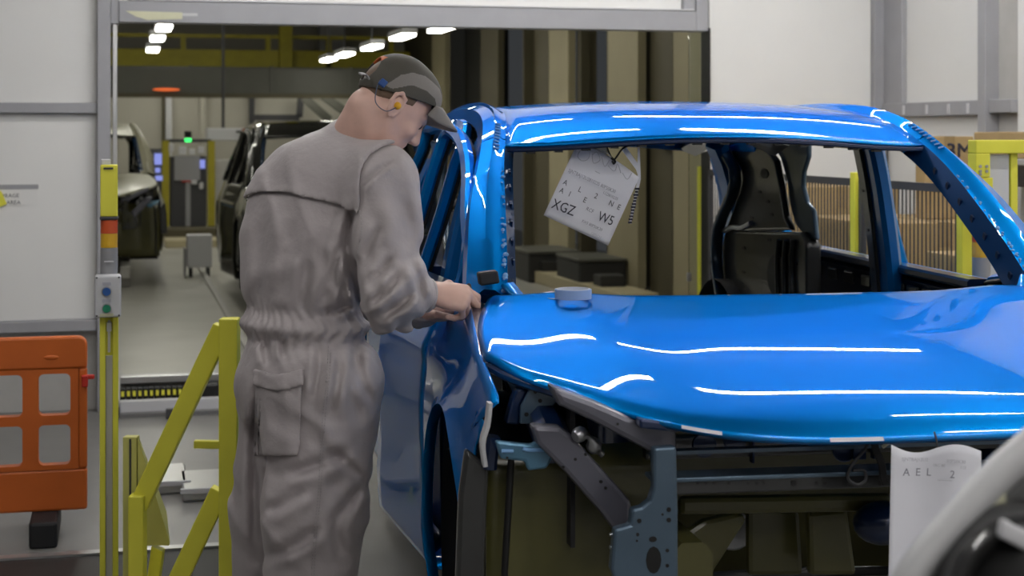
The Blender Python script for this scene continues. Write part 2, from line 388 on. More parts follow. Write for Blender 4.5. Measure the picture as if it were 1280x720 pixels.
for x in (-3.5, .3, 3.2):
    for y in (11, 14.5, 18.5): hall_lamp((x, y, 3.55), 2.4, 'added unseen lamp behind the header to brighten the hall', 'added unseen hall lamps', True)
for xx in (-2.0, 1.0): hall_lamp((xx, 22.2, 3.75), 2.4, 'added unseen lamp near the walkway to brighten the hall', 'added unseen hall lamps near the walkway', True)
for xx in (-4, -1.6, .8, 3.0):  # added lamps, hidden behind the duct, to brighten the end wall
    strip_lamp(xx-.9, xx+.9, 26.1, 2.40, 'added hidden lamp under the walkway deck to brighten the end wall', 'tube_hall', 'added hidden lamps under the walkway', .14)
# pipes on the end wall
for i, (px, wd, m) in enumerate(((211, .10, 'light_grey'), (254, .10, 'hall_wall'), (315, .09, 'dark_grey'), (204, .04, 'hall_brown'))):
    p = onY(px, 200, HY1-.1); o = MB().box((p[0]-wd/2, HY1-.1, 0), (p[0]+wd/2, HY1-.0, 2.4)).build('wall_column', m, None, bevel=.01)
    tag(o, ['white pipe running up the end wall', 'beige pilaster on the end wall', 'dark upright conduit on the end wall', 'thin brown conduit on the end wall'][i], 'pipe')
t = thing('cable_tray', 'dark bent cable tray on the end wall behind the black car body', 'cable tray', onY(345, 150, HY1-.2))
for a, b in (((318, 147), (374, 147)), ((374, 147), (376, 122))):
    MB().bar(onY(*a, HY1-.2), onY(*b, HY1-.2), .1, .1).build('tray_section', 'dark_grey', t, world=True)
for a, b in (((380, 122), (412, 150)), ((402, 118), (440, 146))):
    MB().bar(onY(*a, HY1-.6), onY(*b, HY1-.6), .13, .13).build('brace', 'duct', t, world=True)
t = thing('hanging_box', 'long white box hanging on a rod before the end wall', 'air unit', Q(285, 175, 23.5))
p0, p1 = Q(257, 176, 23.5), Q(313, 160, 23.5)
MB().box((p0[0], p0[1]-.3, p0[2]), (p1[0], p0[1]+.1, p1[2])).build('case', 'light_grey', t, world=True, bevel=.02)
MB().tube([Q(279, 160, 23.5), Q(279, 160, 23.5)*np.array([1, 1, 0])+Up*HZ], .025, 6).build('rod', 'dark_grey', t, world=True)
MB().box((Q(294,0,23.5)[0], p0[1]-.32, Q(0,166,23.5)[2]), (Q(303,0,23.5)[0], p0[1]-.29, Q(0,163.5,23.5)[2])).build('slot', 'black', t, world=True)
# far work station between yellow posts
YS = 23.0
def sx(px): return onY(px, 200, YS)[0]
def sz(py): return HC-(py-HY)/FPX*YS/1.03
t = thing('work_station', 'dark far work station with screens between two yellow posts', 'work station', (sx(235), YS, 0))
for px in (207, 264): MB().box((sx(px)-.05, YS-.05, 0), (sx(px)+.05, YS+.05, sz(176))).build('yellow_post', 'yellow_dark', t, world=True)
MB().box((sx(207), YS-.02, sz(178)), (sx(264), YS+.02, sz(174))).build('top_bar', 'dark_grey', t, world=True)
MB().box((sx(213), YS-.0, sz(285)), (sx(258), YS+.5, sz(196))).build('cabinet', 'dark_grey', t, world=True, bevel=.01)
MB().box((sx(218), YS-.03, sz(226)), (sx(250), YS-.0, sz(195))).build('panel', 'grey_plastic', t, world=True)
MB().box((sx(232), YS-.03, sz(287)), (sx(238), YS-.0, sz(226))).build('centre_post', 'grey_plastic', t, world=True)
MB().box((sx(208), YS-.03, sz(290)), (sx(262), YS-.0, sz(286))).build('foot_rail', 'grey_plastic', t, world=True)
for a, b, c, d in ((223, 233, 183, 194), (236, 244, 186, 194), (247, 255, 183, 192), (211, 217, 180, 190), (239, 246, 226, 231), (249, 254, 229, 237)):
    MB().box((sx(a), YS-.06, sz(d)), (sx(b), YS-.0, sz(c))).build('white_module', 'light_grey', t, world=True, bevel=.01)
MB().box((sx(227), YS-.05, sz(228)), (sx(238), YS-.0, sz(226.5))).build('red_label', 'red_plastic', t, world=True)
for a, b, c, d in ((193, 202, 192, 206), (192, 200, 210, 216), (194, 203, 220, 226), (250, 256, 200, 211)):
    MB().box((sx(a), YS-.06, sz(d)), (sx(b), YS+.03, sz(c))).build('screen', 'screen', t, world=True)
MB().box((sx(188), YS+.02, sz(292)), (sx(206), YS+.4, sz(186))).build('side_cabinet', 'duct', t, world=True)
MB().box((sx(266), YS+.02, sz(290)), (sx(310), YS+.4, sz(200))).build('side_cabinet', 'kick_grey', t, world=True, bevel=.02)
MB().disc((sx(235), YS, sz(177.5)), (0, 0, 1), .05, .05).build('signal_lamp', 'green_lamp', t, world=True)
MB().disc((sx(235), YS, sz(172)), (0, 0, 1), .05, .09).build('signal_cap', 'black', t, world=True)
t = thing('platform_step', 'low wooden step in front of the far work station', 'step', (sx(235), YS-1, 0))
MB().box((sx(203), YS-1.6, 0), (sx(270), YS-.2, .10)).build('step_body', 'wood_strip', t, world=True, bevel=.01)
MB().box((sx(203), YS-.9, .10), (sx(270), YS-.2, .2)).build('upper_step', 'hall_brown', t, world=True, bevel=.01)
# little white trolley
t = thing('trolley', 'small white cabinet trolley on castors beside the black car body', 'trolley', onZ(249, 345, 0))
L = onZ(249, 345, 0)
MB().box((-.13, -.12, .10), (.13, .12, .44)).build('cabinet', 'light_grey', t, bevel=.012)
MB().box((-.16, -.14, .0), (-.14, .14, .30)).build('side_plate', 'grey_plastic', t)
for sx_ in (-.09, .09):
    for sy_ in (-.09, .09): MB().disc((sx_-.015, sy_, .05), (1, 0, 0), .05, .03).build('castor', 'rubber', t)
# dark bins beside the right hall panels
for i, (a, b, top, bot, Yb, lab) in enumerate(((661, 726, 318, 356, 15.6, 'long dark storage bin standing against the hall panels'), (724, 786, 328, 372, 14.3, 'dark storage bin at the front end of the bin row'))):
    p = onY(a, top, Yb); q = onY(b, top, Yb)
    t = thing('storage_bin', lab, 'bin', ((p[0]+q[0])/2, Yb, 0), 0)
    MB().box((p[0], Yb, 0), (min(q[0], HXR-.01), Yb+.8, p[2])).build('body', 'bin_dark', t, world=True, bevel=.02)
    MB().box((p[0]-.01, Yb-.02, p[2]), (min(q[0], HXR-.01), Yb+.81, p[2]+.03)).build('lid', 'duct', t, world=True, bevel=.01)
# wooden strip and low rail on the hall floor by the bins
t = thing('floor_rail', 'pale wooden floor rail leading along the bins', 'rail', onZ(640, 338, 0))
a, b = onZ(610, 331, 0), onZ(800, 384, 0)
MB().bar(a+Up*.06, b+Up*.06, .35, .12).build('plank', 'wood_strip', t, world=True, bevel=.01)
for k in range(5):
    c = a+(b-a)*(.12+.18*k); MB().obox(c+Up*.17, (.12, 0, 0), (0, .12, 0), (0, 0, .05)).build('roller_block', 'bin_dark', t, world=True, bevel=.01)
# low conveyor across the opening: rail, cable chain, trays
t = thing('transfer_rail', 'low grey steel transfer rail lying across the foot of the opening', 'rail', (.4, 9.0, 0))
def hz(py, Y): return HC-(py-HY)/FPX*Y/1.03
TX0, TX1 = .0, .82
MB().box((TX0, 9.08, 0), (TX1, 9.2, hz(471, 9.1))).build('beam', 'kick_grey', t, world=True, bevel=.006)
MB().box((TX0, 9.0, hz(481, 9.0)), (TX1, 9.08, hz(471, 9.0))).build('top_flange', 'alu', t, world=True, bevel=.006)
MB().box((TX0, 8.80, 0), (TX1, 8.86, hz(501, 8.83))).build('lower_beam', 'light_grey', t, world=True, bevel=.006)
MB().box((TX0, 8.86, 0), (TX1, 9.06, .05)).build('chain_trough', 'kick_grey', t, world=True)
MB().box((TX0, 8.74, 0), (TX1, 8.80, hz(517, 8.77))).build('lower_trim', 'frame_dark', t, world=True)
t = thing('cable_chain', 'black cable chain with yellow link marks lying in the transfer rail', 'cable chain', (.3, 8.95, .05))
z0, z1 = .051, hz(486, 8.92)
x = onY(150, 490, 8.92)[0]; xe = onY(250, 490, 8.92)[0]; n = 14; st = (xe-x)/n
for k in range(n):
    MB().box((x+k*st, 8.90, z0), (x+(k+.9)*st, 8.98, z1)).build('link', 'black', t, world=True, bevel=.004)
    MB().box((x+(k+.2)*st, 8.893, z0+(z1-z0)*.5), (x+(k+.72)*st, 8.90, z1-.012)).build('link_mark', 'yellow', t, world=True)
p = onY(259, 500, 8.92); MB().box((p[0]-.05, 8.88, z0), (p[0]+.06, 8.99, z1+.01)).build('end_clamp', 'black', t, world=True, bevel=.01)
p = onY(212, 524, 8.7); o = MB().box((p[0]-.02, 8.66, 0), (p[0]+.02, 8.70, .05)).build('stop_pin', 'dark_grey', None); tag(o, 'small dark stop pin on the floor before the transfer rail', 'pin')
t = thing('metal_tray', 'long silver metal tray on the floor by the opening', 'tray', (.5, 7.6, 0))
a = onZ(200, 608, .1); 
for k, (p0, p1, y0, y1) in enumerate(((196, 236, 583, 604), (228, 292, 590, 613))):
    A = onZ(p0, y1, .05); B = onZ(p1, y1, .05); yy = A[1]
    MB().box((A[0], yy, 0), (B[0], yy+.40, .05)).build('tray_body', 'alu', t, world=True, bevel=.01)
    MB().box((A[0]-.01, yy-.012, .035), (B[0]+.01, yy, .058)).build('tray_lip', 'light_grey', t, world=True, bevel=.004)
t = thing('yellow_stop_bar', 'short yellow bar sticking out beside the guard frame', 'stop bar', Q(259, 556, 6.2))
MB().bar(Q(243, 555, 6.2), Q(290, 556, 6.2), .03, .03).build('bar', 'yellow', t, world=True, bevel=.003)
MB().box((Q(290,556,6.2)[0]-.02, Q(290,556,6.2)[1]-.02, 0), (Q(290,556,6.2)[0]+.02, Q(290,556,6.2)[1]+.02, Q(290,556,6.2)[2]+.02)).build('post', 'yellow', t, world=True)
t = thing('floor_ledge', 'dark floor grating strip below the guard frame', 'grating', (1, 5.7, 0))
A = onZ(140, 697, .0)
MB().box((-1.2, 5.15, .0), (.55, A[1], .012)).build('plate', 'black', t, world=True)
MB().box((-1.2, A[1], .0), (.55, A[1]+.05, .02)).build('edge_strip', 'alu', t, world=True)

# ================================================================ CAR BODY (local: x across, y from hood front to rear, z up)
CTH = math.radians(4.5)
c_y = np.array([math.sin(CTH), math.cos(CTH), 0]); c_x = np.array([math.cos(CTH), -math.sin(CTH), 0])
CO = np.array([1.715, 3.97, 0])-.97*c_y
def carloc(wp): r = np.array(wp)-CO; return np.array([r@c_x, r@c_y, r[2]])
def aty(px, py, y): r = ray(px, py); k = (y-(CAM-CO)@c_y)/(r@c_y); return carloc(CAM+k*r)
def atx(px, py, x): r = ray(px, py); k = (x-(CAM-CO)@c_x)/(r@c_x); return carloc(CAM+k*r)
car = thing('blue_car_body', 'shiny blue car body shell without glass, bumper or wheels, worked on by the person', 'car', tuple(CO), -CTH)
def sm(a, b, x): t = min(max((x-a)/(b-a), 0), 1); return t*t*(3-2*t)
def pl(xs, ys, x): return float(np.interp(x, xs, ys))
# ---- hood
HF = cr([(0, 0), (.14, .003), (.28, .016), (.42, .052), (.53, .11), (.63, .20), (.72, .32), (.80, .43), (.862, .58)], 240)
HR = cr([(0, .935), (.3, .945), (.55, .965), (.70, .985), (.79, 1.0)], 240)
zcs = cr([(0, .902), (.05, .926), (.12, .951), (.3, .993), (.5, 1.030), (.75, 1.066), (.95, 1.094), (1.05, 1.106)], 400)
ZY = [p[0] for p in zcs]; ZZ = [p[1] for p in zcs]
def zhood(x, y):
    x = abs(x); z = pl(ZY, ZZ, y)-.10*x*x*max(.06, 1-.92*y)
    z += .010*math.exp(-((x-.50-.10*y)/.11)**2)*sm(.1, .5, y)
    return z
def hood_pt(a, v):
    s = 1 if a >= 0 else -1; t = abs(a)*239; i = min(int(t), 238); fr = t-i
    f = HF[i]*(1-fr)+HF[i+1]*fr; r = HR[i]*(1-fr)+HR[i+1]*fr
    p = f*(1-v)+r*v
    x = p[0]+.02*math.sin(math.pi*v)*abs(a)**6; y = p[1]
    z = zhood(x, y)
    e = max(0, 1-v/.05); z -= .016*e*e
    e2 = max(0, (abs(a)-.965)/.035); z -= .012*e2*e2
    return (s*x, y, z)
vv = [0, .01, .02, .035, .05]+list(np.linspace(.075, 1, 44))
uu = sorted(set(list(np.linspace(-1, 1, 81))+[-.985, .985]))
m = MB(); m.grid([[hood_pt(a, v) for a in uu] for v in vv])
hood = m.build('hood', 'blue_paint', car, smooth=50, solid=.014)
# underside frame of hood (dark rim just behind the edge)
m = MB(); rim = [np.array(hood_pt(a, .06))-np.array([0, 0, .03]) for a in np.linspace(-.95, .95, 41)]
sweep(m, rim, .05, .02, (0, 0, 1)); m.build('hood_frame', 'navy_shade', car, smooth=40)
# ---- body side
def W(y, z):
    x = .915-.60*max(0, z-.72)**2-.22*max(0, .75-y)**2-.10*max(0, .45-z)
    x -= .10*max(0, y-3.5)**2
    x += .012*math.exp(-((z-.90)/.03)**2)*sm(.9, 1.3, y)*(1-sm(3.9, 4.2, y))     # shoulder crease
    x -= .014*math.exp(-((z-.52)/.10)**2)*sm(1.3, 1.6, y)*(1-sm(2.9, 3.2, y))
    return x
AY, AZ, AR = .86, .45, .385
def side_panel(name, s, inner, outer, n=9, matl='blue_paint', flare=True, parent=None):
    rows = []
    for k in range(n):
        t = (k/(n-1))**1.5; row = []
        for (a, b) in zip(inner, outer):
            y = a[0]*(1-t)+b[0]*t; z = a[1]*(1-t)+b[1]*t; x = W(y, z)
            if flare: d = math.hypot(y-a[0], z-a[1]); x += .022*math.exp(-d/.035)
            row.append((s*x, y, z))
        rows.append(row)
    lip = [(p[0]-s*.03, p[1], p[2]) for p in rows[0]]
    m = MB(); m.grid([lip]+rows); return m.build(name, matl, parent or car, smooth=55, solid=.006)
def resample2(pts, n):
    P = np.array(pts, float); d = np.r_[0, np.cumsum(np.linalg.norm(np.diff(P, axis=0), axis=1))]; T = np.linspace(0, d[-1], n)
    return [(np.interp(t, d, P[:, 0]), np.interp(t, d, P[:, 1])) for t in T]
def arc(cy, cz, R, a0, a1, n): return [(cy+R*math.cos(math.radians(a)), cz+R*math.sin(math.radians(a))) for a in np.linspace(a0, a1, n)]
f_in = arc(AY, AZ, AR, 156, -24, 60)
top = [(.56, .985), (.66, 1.012), (.78, 1.040), (.90, 1.063), (1.0, 1.078), (1.15, 1.082), (1.42, 1.070)]
f_out = resample2([(.455, .60), (.47, .70), (.49, .80), (.44, .86), (.50, .885), (.37, .925), (.46, .958)]+top+[(1.43, .9), (1.44, .7), (1.44, .5), (1.43, .30), (1.24, .29)], 60)
for s in (-1, 1):
    side_panel('front_fender', s, f_in, f_out)
    # inner top flange of the fender toward the hood gap
    m = MB(); m.grid([[(s*W(y, z), y, z) for y, z in top], [(s*(W(y, z)-.045), y, z-.012) for y, z in top], [(s*(W(y, z)-.06), y, z-.07) for y, z in top]])
    m.build('fender_flange', 'navy_shade', car, smooth=40, solid=.004)
    # wheel house: liner and black cavity
    m = MB(); A = arc(AY, AZ, AR+.03, 175, -35, 30)
    m.grid([[(s*.88, y, z) for y, z in A], [(s*.60, y, z) for y, z in A]])
    m.build('wheel_house', 'rubber', car, smooth=60, solid=.004)
    m = MB(); m.grid([[(s*.60, y, z) for y, z in A], [(s*.60, AY+(y-AY)*.05, AZ-.2) for y, z in A]]); m.build('wheel_house_wall', 'olive_panel', car, smooth=60, solid=.004)
    m = MB(); m.tube([(s*.86, AY+.10, AZ+.28), (s*.72, AY+.06, AZ+.05), (s*.72, AY+.02, AZ-.12)], [.045, .05, .045], 10); m.build('strut', 'black', car, smooth=50)
    # rocker, quarter panel
    ys = np.linspace(1.42, 3.25, 14)
    m = MB(); m.grid([[(s*(W(y, .34)-.012), y, .36) for y in ys], [(s*(W(y, .32)-.004), y, .31) for y in ys], [(s*(W(y, .3)-.03), y, .27) for y in ys], [(s*(W(y, .3)-.12), y, .265) for y in ys], [(s*(W(y, .3)-.13), y, .37) for y in ys]])
    m.build('rocker_sill', 'blue_paint', car, smooth=40, solid=.004)
    q_in = arc(3.62, .47, .385, 200, -20, 40)
    q_out = resample2([(3.22, .33), (3.18, .5), (3.22, .7), (3.32, .9), (3.36, 1.06), (3.6, 1.065), (3.9, 1.06), (4.22, 1.05), (4.36, .9), (4.40, .7), (4.38, .45), (4.1, .36)], 40)
    side_panel('rear_quarter_panel', s, q_in, q_out)
    m = MB(); A = arc(3.62, .47, .41, 190, -15, 24)
    m.grid([[(s*.88, y, z) for y, z in A], [(s*.60, y, z) for y, z in A]]); m.build('wheel_house', 'rubber', car, smooth=60, solid=.004)
# ---- pillars and roof rails, five rails per side
RW = [(.735,1.015,1.095),(.722,1.10,1.175),(.702,1.25,1.290),(.680,1.42,1.405),(.655,1.56,1.483),(.625,1.72,1.545),(.60,1.95,1.583),(.585,2.4,1.603),(.575,3.1,1.588),(.56,3.7,1.535),(.55,4.0,1.49)]
RO = [(.815,1.02,1.095),(.795,1.12,1.195),(.765,1.28,1.320),(.714,1.46,1.440),(.680,1.62,1.519),(.656,1.78,1.568),(.645,1.98,1.597),(.628,2.4,1.612),(.618,3.1,1.597),(.605,3.7,1.545),(.60,4.0,1.50)]
RD = [(.850,1.06,1.065),(.832,1.17,1.175),(.800,1.34,1.300),(.750,1.53,1.413),(.718,1.70,1.483),(.698,1.86,1.522),(.692,2.02,1.545),(.680,2.4,1.558),(.670,3.1,1.543),(.655,3.6,1.49),(.65,3.9,1.44)]
RI = [(.790,1.13,1.060),(.775,1.24,1.160),(.745,1.40,1.282),(.705,1.58,1.398),(.672,1.74,1.465),(.648,1.89,1.500),(.632,2.04,1.515),(.618,2.4,1.528),(.608,3.1,1.513),(.595,3.6,1.46),(.59,3.9,1.41)]
RJ = [(.700,1.08,1.060),(.688,1.17,1.145),(.668,1.31,1.255),(.646,1.47,1.368),(.622,1.61,1.445),(.590,1.76,1.502),(.565,1.97,1.535),(.55,2.4,1.553),(.54,3.1,1.538),(.53,3.65,1.485),(.525,3.95,1.44)]
rails = [cr(r, 60) for r in (RW, RO, RD, RI, RJ)]
def rl(k, t):
    r = rails[k]; u = min(max(t, 0), 1)*59; i = min(int(u), 58); return r[i]*(1-(u-i))+r[i+1]*(u-i)
mx = lambda p, s: (p[0]*s, p[1], p[2])
def rail_loft(s, t0, t1, n):
    T = np.linspace(t0, t1, n); R = []
    W_, O_, D_, I_, J_ = ([rl(k, t) for t in T] for k in range(5))
    mid = lambda A, B, f, b: [a*(1-f)+c*f+np.array([b, 0, b]) for a, c in zip(A, B)]
    R = [W_, mid(W_, O_, .22, .0), mid(W_, O_, .27, .012), mid(W_, O_, .6, .014), O_, mid(O_, D_, .45, .012), D_, mid(D_, I_, .25, -.004), I_, J_]
    return [[mx(p, s) for p in r] for r in R]
TJ = .225   # joint between pillar and roof rail
for s in (-1, 1):
    for t0, t1, n_, nm in ((0, TJ, 26, 'front_pillar'), (TJ+.002, 1, 36, 'roof_rail')):
        m = MB().loft(rail_loft(s, t0, t1, n_)); m.mi = [1 if (k < (n_-1)*10 and k % 10 in (7, 8, 9)) else 0 for k in range(len(m.f))]
        m.build(nm, ['blue_paint', 'navy_shade' if nm == 'roof_rail' else 'blue_shade'], car, smooth=38)
    # sealed joint patch at the top corner
    m = MB(); 
    for k in range(9):
        t = TJ-.028+.007*k; a, b = rl(0, t), rl(1, t)
        p = a*.72+b*.28; q = a*.35+b*.65; m.bar(mx(p+np.array([.006, 0, .012]), s), mx(q+np.array([.008, 0, .014]), s), .006, .004)
    m.build('joint_sealant', 'sealant', car)['kind'] = 'stuff'
    # specks of sealant along the glass flange
    rnd = random.Random(5+s); m = MB()
    for k in range(34):
        t = rnd.uniform(.0, .19)**1.0; t = t*rnd.choice((.35, .6, 1)); a, b = rl(0, t), rl(1, t); f = rnd.uniform(.04, .16); p = a*(1-f)+b*f
        r = rnd.uniform(.0015, .0045); m.ellipsoid(mx(p+np.array([0, -.001, .0015]), s), (r*rnd.uniform(.7, 2), .003, r*rnd.uniform(.7, 1.8)), 6, 4)
    m.build('sealant_specks', 'sealant', car, smooth=60)['kind'] = 'stuff'
    # clip holes on the inner face of the pillar
    m = MB()
    for k in range(7):
        t = .02+.026*k; p = rl(0, t)*.45+rl(4, t)*.55; m.obox(mx(p+np.array([-.001, -.002, -.002]), s), (.003, 0, 0), (0, .007, .004), (0, -.004, .008))
    m.build('pillar_clips', 'navy_shade', car)['kind'] = 'stuff'
    # windscreen flange fillet at base and black rubber block
    m = MB(); P = cr([(.733*s, 1.03, 1.12), (.70*s, 1.0, 1.085), (.62*s, .985, 1.072), (.45*s, .98, 1.07)], 12); sweep(m, P, .05, .012, (0, 0, 1)); m.build('cowl_corner', 'blue_paint', car, smooth=50)
c = aty(610, 347, 1.0)
MB().obox(c, (.026, 0, .003), (0, .02, 0), (-.003, 0, .017)).build('rubber_block', 'rubber', car, bevel=.006, segs=3)
# ---- roof
def zroof(x, y):
    zc = pl([1.40, 1.47, 1.56, 1.68, 1.82, 2.05, 2.4, 2.8, 3.2, 3.6, 4.02], [1.478, 1.507, 1.548, 1.582, 1.604, 1.620, 1.628, 1.627, 1.613, 1.578, 1.515], y)
    return zc
ys0 = [1.47, 1.49, 1.52, 1.56, 1.60, 1.65, 1.7, 1.76, 1.83, 1.92, 2.05, 2.2, 2.4, 2.6, 2.8, 3.0, 3.2, 3.4, 3.6, 3.8, 4.02]
zr = cr([(1.40, 1.476), (1.47, 1.507), (1.56, 1.548), (1.68, 1.582), (1.82, 1.604), (2.05, 1.620), (2.4, 1.628), (2.8, 1.627), (3.2, 1.613), (3.6, 1.578), (4.02, 1.515)], 120)
rwx = [p[1] for p in rails[0]]
rows = []
for j, yv in enumerate(ys0):
    row = []
    for i in range(33):
        a = -1+2*i/32
        ye = yv+(.085*(1-sm(0, 8, j)))*a*a if yv < 2.0 else yv            # front edge curves back at the sides
        xe = pl(rwx, [p[0] for p in rails[0]], ye); ze = pl(rwx, [p[2] for p in rails[0]], ye)
        x = a*xe; zc = pl([p[0] for p in zr], [p[1] for p in zr], yv)
        z = ze+(zc-ze)*(1-abs(a)**2.4) if zc > ze else ze
        row.append((x, ye, z))
    rows.append(row)
MB().grid(rows).build('roof_panel', 'blue_paint', car, smooth=50, solid=.006)
# header rail below the roof front, rear header
P = [np.array(rows[0][i])+np.array([0, .050, -.013]) for i in range(33)]
m = MB(); sweep(m, P, .10, .014, (0, 0, 1)); m.build('roof_header', 'navy_shade', car, smooth=40)
m = MB(); rnd = random.Random(3)
for k in range(14):
    p = P[2+2*k]; m.obox(p+np.array([0, -.02, -.008]), (.012, 0, 0), (0, .012, 0), (0, 0, .004))
m.build('header_clips', 'ecoat', car)['kind'] = 'stuff'
for yb in (2.25, 2.75, 3.3):
    P = [(x, yb, zroof(0, yb)-.03-.03*(x/.58)**2) for x in np.linspace(-.58, .58, 17)]
    m = MB(); sweep(m, P, .07, .02, (0, 0, 1)); m.build('roof_bow', 'ecoat', car, smooth=40)
m = MB(); sweep(m, [(x, 3.98, 1.48-.03*(x/.58)**2) for x in np.linspace(-.58, .58, 17)], .12, .04, (0, 0, 1)); m.build('rear_header', 'blue_inner', car, smooth=40)
# ---- doors with window frames
def door(name, s, y0, y1, frame, ajar=0):
    zs = [.285, .30, .34, .42, .5, .58, .66, .74, .82, .86, .89, .91, .94, .98, 1.02, 1.05, 1.068]; ys = np.linspace(y0, y1, 14)
    org = (s*(W(y0, .7)-.02), y0, 0)
    m = MB(); m.grid([[(s*W(y, z), y, z) for y in ys] for z in zs]); sk = m.build(name, 'blue_paint', car, smooth=50, solid=.006, origin=org, rotz=-s*ajar)
    par = dict(parent=sk)
    def sub(mb, nm, mm, **k):
        mb.v = [(v[0]-org[0], v[1]-org[1], v[2]-org[2]) for v in mb.v]; return mb.build(nm, mm, sk, **k)
    # inner panel
    m = MB(); m.grid([[(s*(W(y, z)-(.075 if .33 < z < 1.03 else .02)), y, z) for y in np.linspace(y0+.02, y1-.02, 8)] for z in (.30, .34, .6, .9, 1.0, 1.02, 1.06)])
    sub(m, 'inner_panel', 'navy_shade', smooth=30, solid=.004)
    m = MB(); sweep(m, [(s*(W(y, 1.06)-.05), y, 1.055) for y in np.linspace(y0+.03, y1-.03, 8)], .07, .03, (0, 0, 1)); sub(m, 'belt_rail', 'navy_shade', smooth=40)
    m = MB()
    for k in range(5):
        y = y0+(y1-y0)*(.16+.17*k); m.obox((s*(W(y, 1)-.088), y, .985), (.006, 0, 0), (0, .045, 0), (0, 0, .022))
    sub(m, 'belt_pockets', 'ecoat', bevel=.006)['kind'] = 'stuff'
    F = [np.array([s*p[0], p[1], p[2]]) for p in frame]
    m = MB(); sweep(m, F, .042, .036, (s*.85, 0, .5)); sub(m, 'window_frame', 'blue_paint', smooth=40)
    F2 = [p-np.array([s*.022, 0, .004]) for p in F]
    m = MB(); sweep(m, F2, .016, .02, (s*.85, 0, .5)); sub(m, 'window_channel', 'black', smooth=40)
    return sk
def off(p, dx, dz): return np.array([p[0]+dx, p[1], p[2]+dz])
fr_f = [(.838, 1.46, 1.062), (.836, 1.30, 1.10)]+[off(rl(2, t), .006, -.016) for t in np.linspace(.085, .36, 16)]+[(.700, 2.06, 1.51), (.728, 2.085, 1.42), (.765, 2.11, 1.28), (.800, 2.13, 1.16), (.832, 2.14, 1.06)]
fr_f = cr(fr_f, 46)
fr_r = cr([(.832, 2.20, 1.06), (.800, 2.19, 1.16), (.765, 2.17, 1.28), (.728, 2.145, 1.42), (.700, 2.12, 1.50), (.688, 2.20, 1.535)]+[off(rl(2, t), .006, -.016) for t in (.48, .55, .62, .70, .76)]+[(.695, 3.18, 1.45), (.745, 3.30, 1.30), (.80, 3.34, 1.16), (.835, 3.30, 1.06)], 46)
for s in (-1, 1):
    door('front_door', s, 1.445, 2.165, fr_f, ajar=math.radians(6.5) if s < 0 else 0)
    door('rear_door', s, 2.175, 3.17, fr_r, ajar=math.radians(2) if s < 0 else 0)
    # centre pillar
    P = cr([(s*.80, 2.16, .34), (s*.79, 2.12, .7), (s*.755, 2.08, 1.04), (s*.715, 2.04, 1.25), (s*.672, 2.0, 1.42), (s*.635, 1.97, 1.52)], 18)
    m = MB(); sweep(m, P, [.17-.05*k/17 for k in range(18)], .055, (s, 0, .3)); m.build('centre_pillar', 'blue_inner', car, smooth=40)
    P2 = [p+np.array([-s*.03, .035, 0]) for p in P]; m = MB(); sweep(m, P2, .06, .02, (s, 0, .3)); m.build('pillar_reinforcement', 'ecoat', car, smooth=40)
    m = MB()
    for k in range(6): m.disc(P2[4+2*k]+np.array([-s*.009, 0, 0]), (-s, 0, 0), .008, .002, 10)
    m.build('pillar_holes', 'black', car)['kind'] = 'stuff'
    # rear side: sail panel outside, dark inner panel with openings, small quarter window between
    def rearq(poly, x, dx, nm, mm, tilt=.20, bev=.006):
        pp = [(s*(x-tilt*max(0, z-1.05)), y, z) for y, z in poly]
        return MB().prism(pp, (s*dx, 0, 0)).build(nm, mm, car, bevel=bev)
    rearq([(3.30, 1.04), (3.36, 1.18), (3.30, 1.36), (3.18, 1.50), (3.6, 1.46), (3.95, 1.40), (4.02, 1.25), (4.25, 1.05)], .83, -.02, 'sail_panel', 'blue_paint', .40)
    # rear pillar (lift gate opening edge)
    P = cr([(s*.585, 3.56, 1.47), (s*.65, 3.62, 1.36), (s*.715, 3.72, 1.2), (s*.77, 3.88, 1.04), (s*.79, 4.05, .8), (s*.79, 4.15, .5)], 14)
    m = MB(); sweep(m, P, .10, .07, (s*.9, .4, 0)); m.build('rear_pillar', 'blue_inner', car, smooth=40)
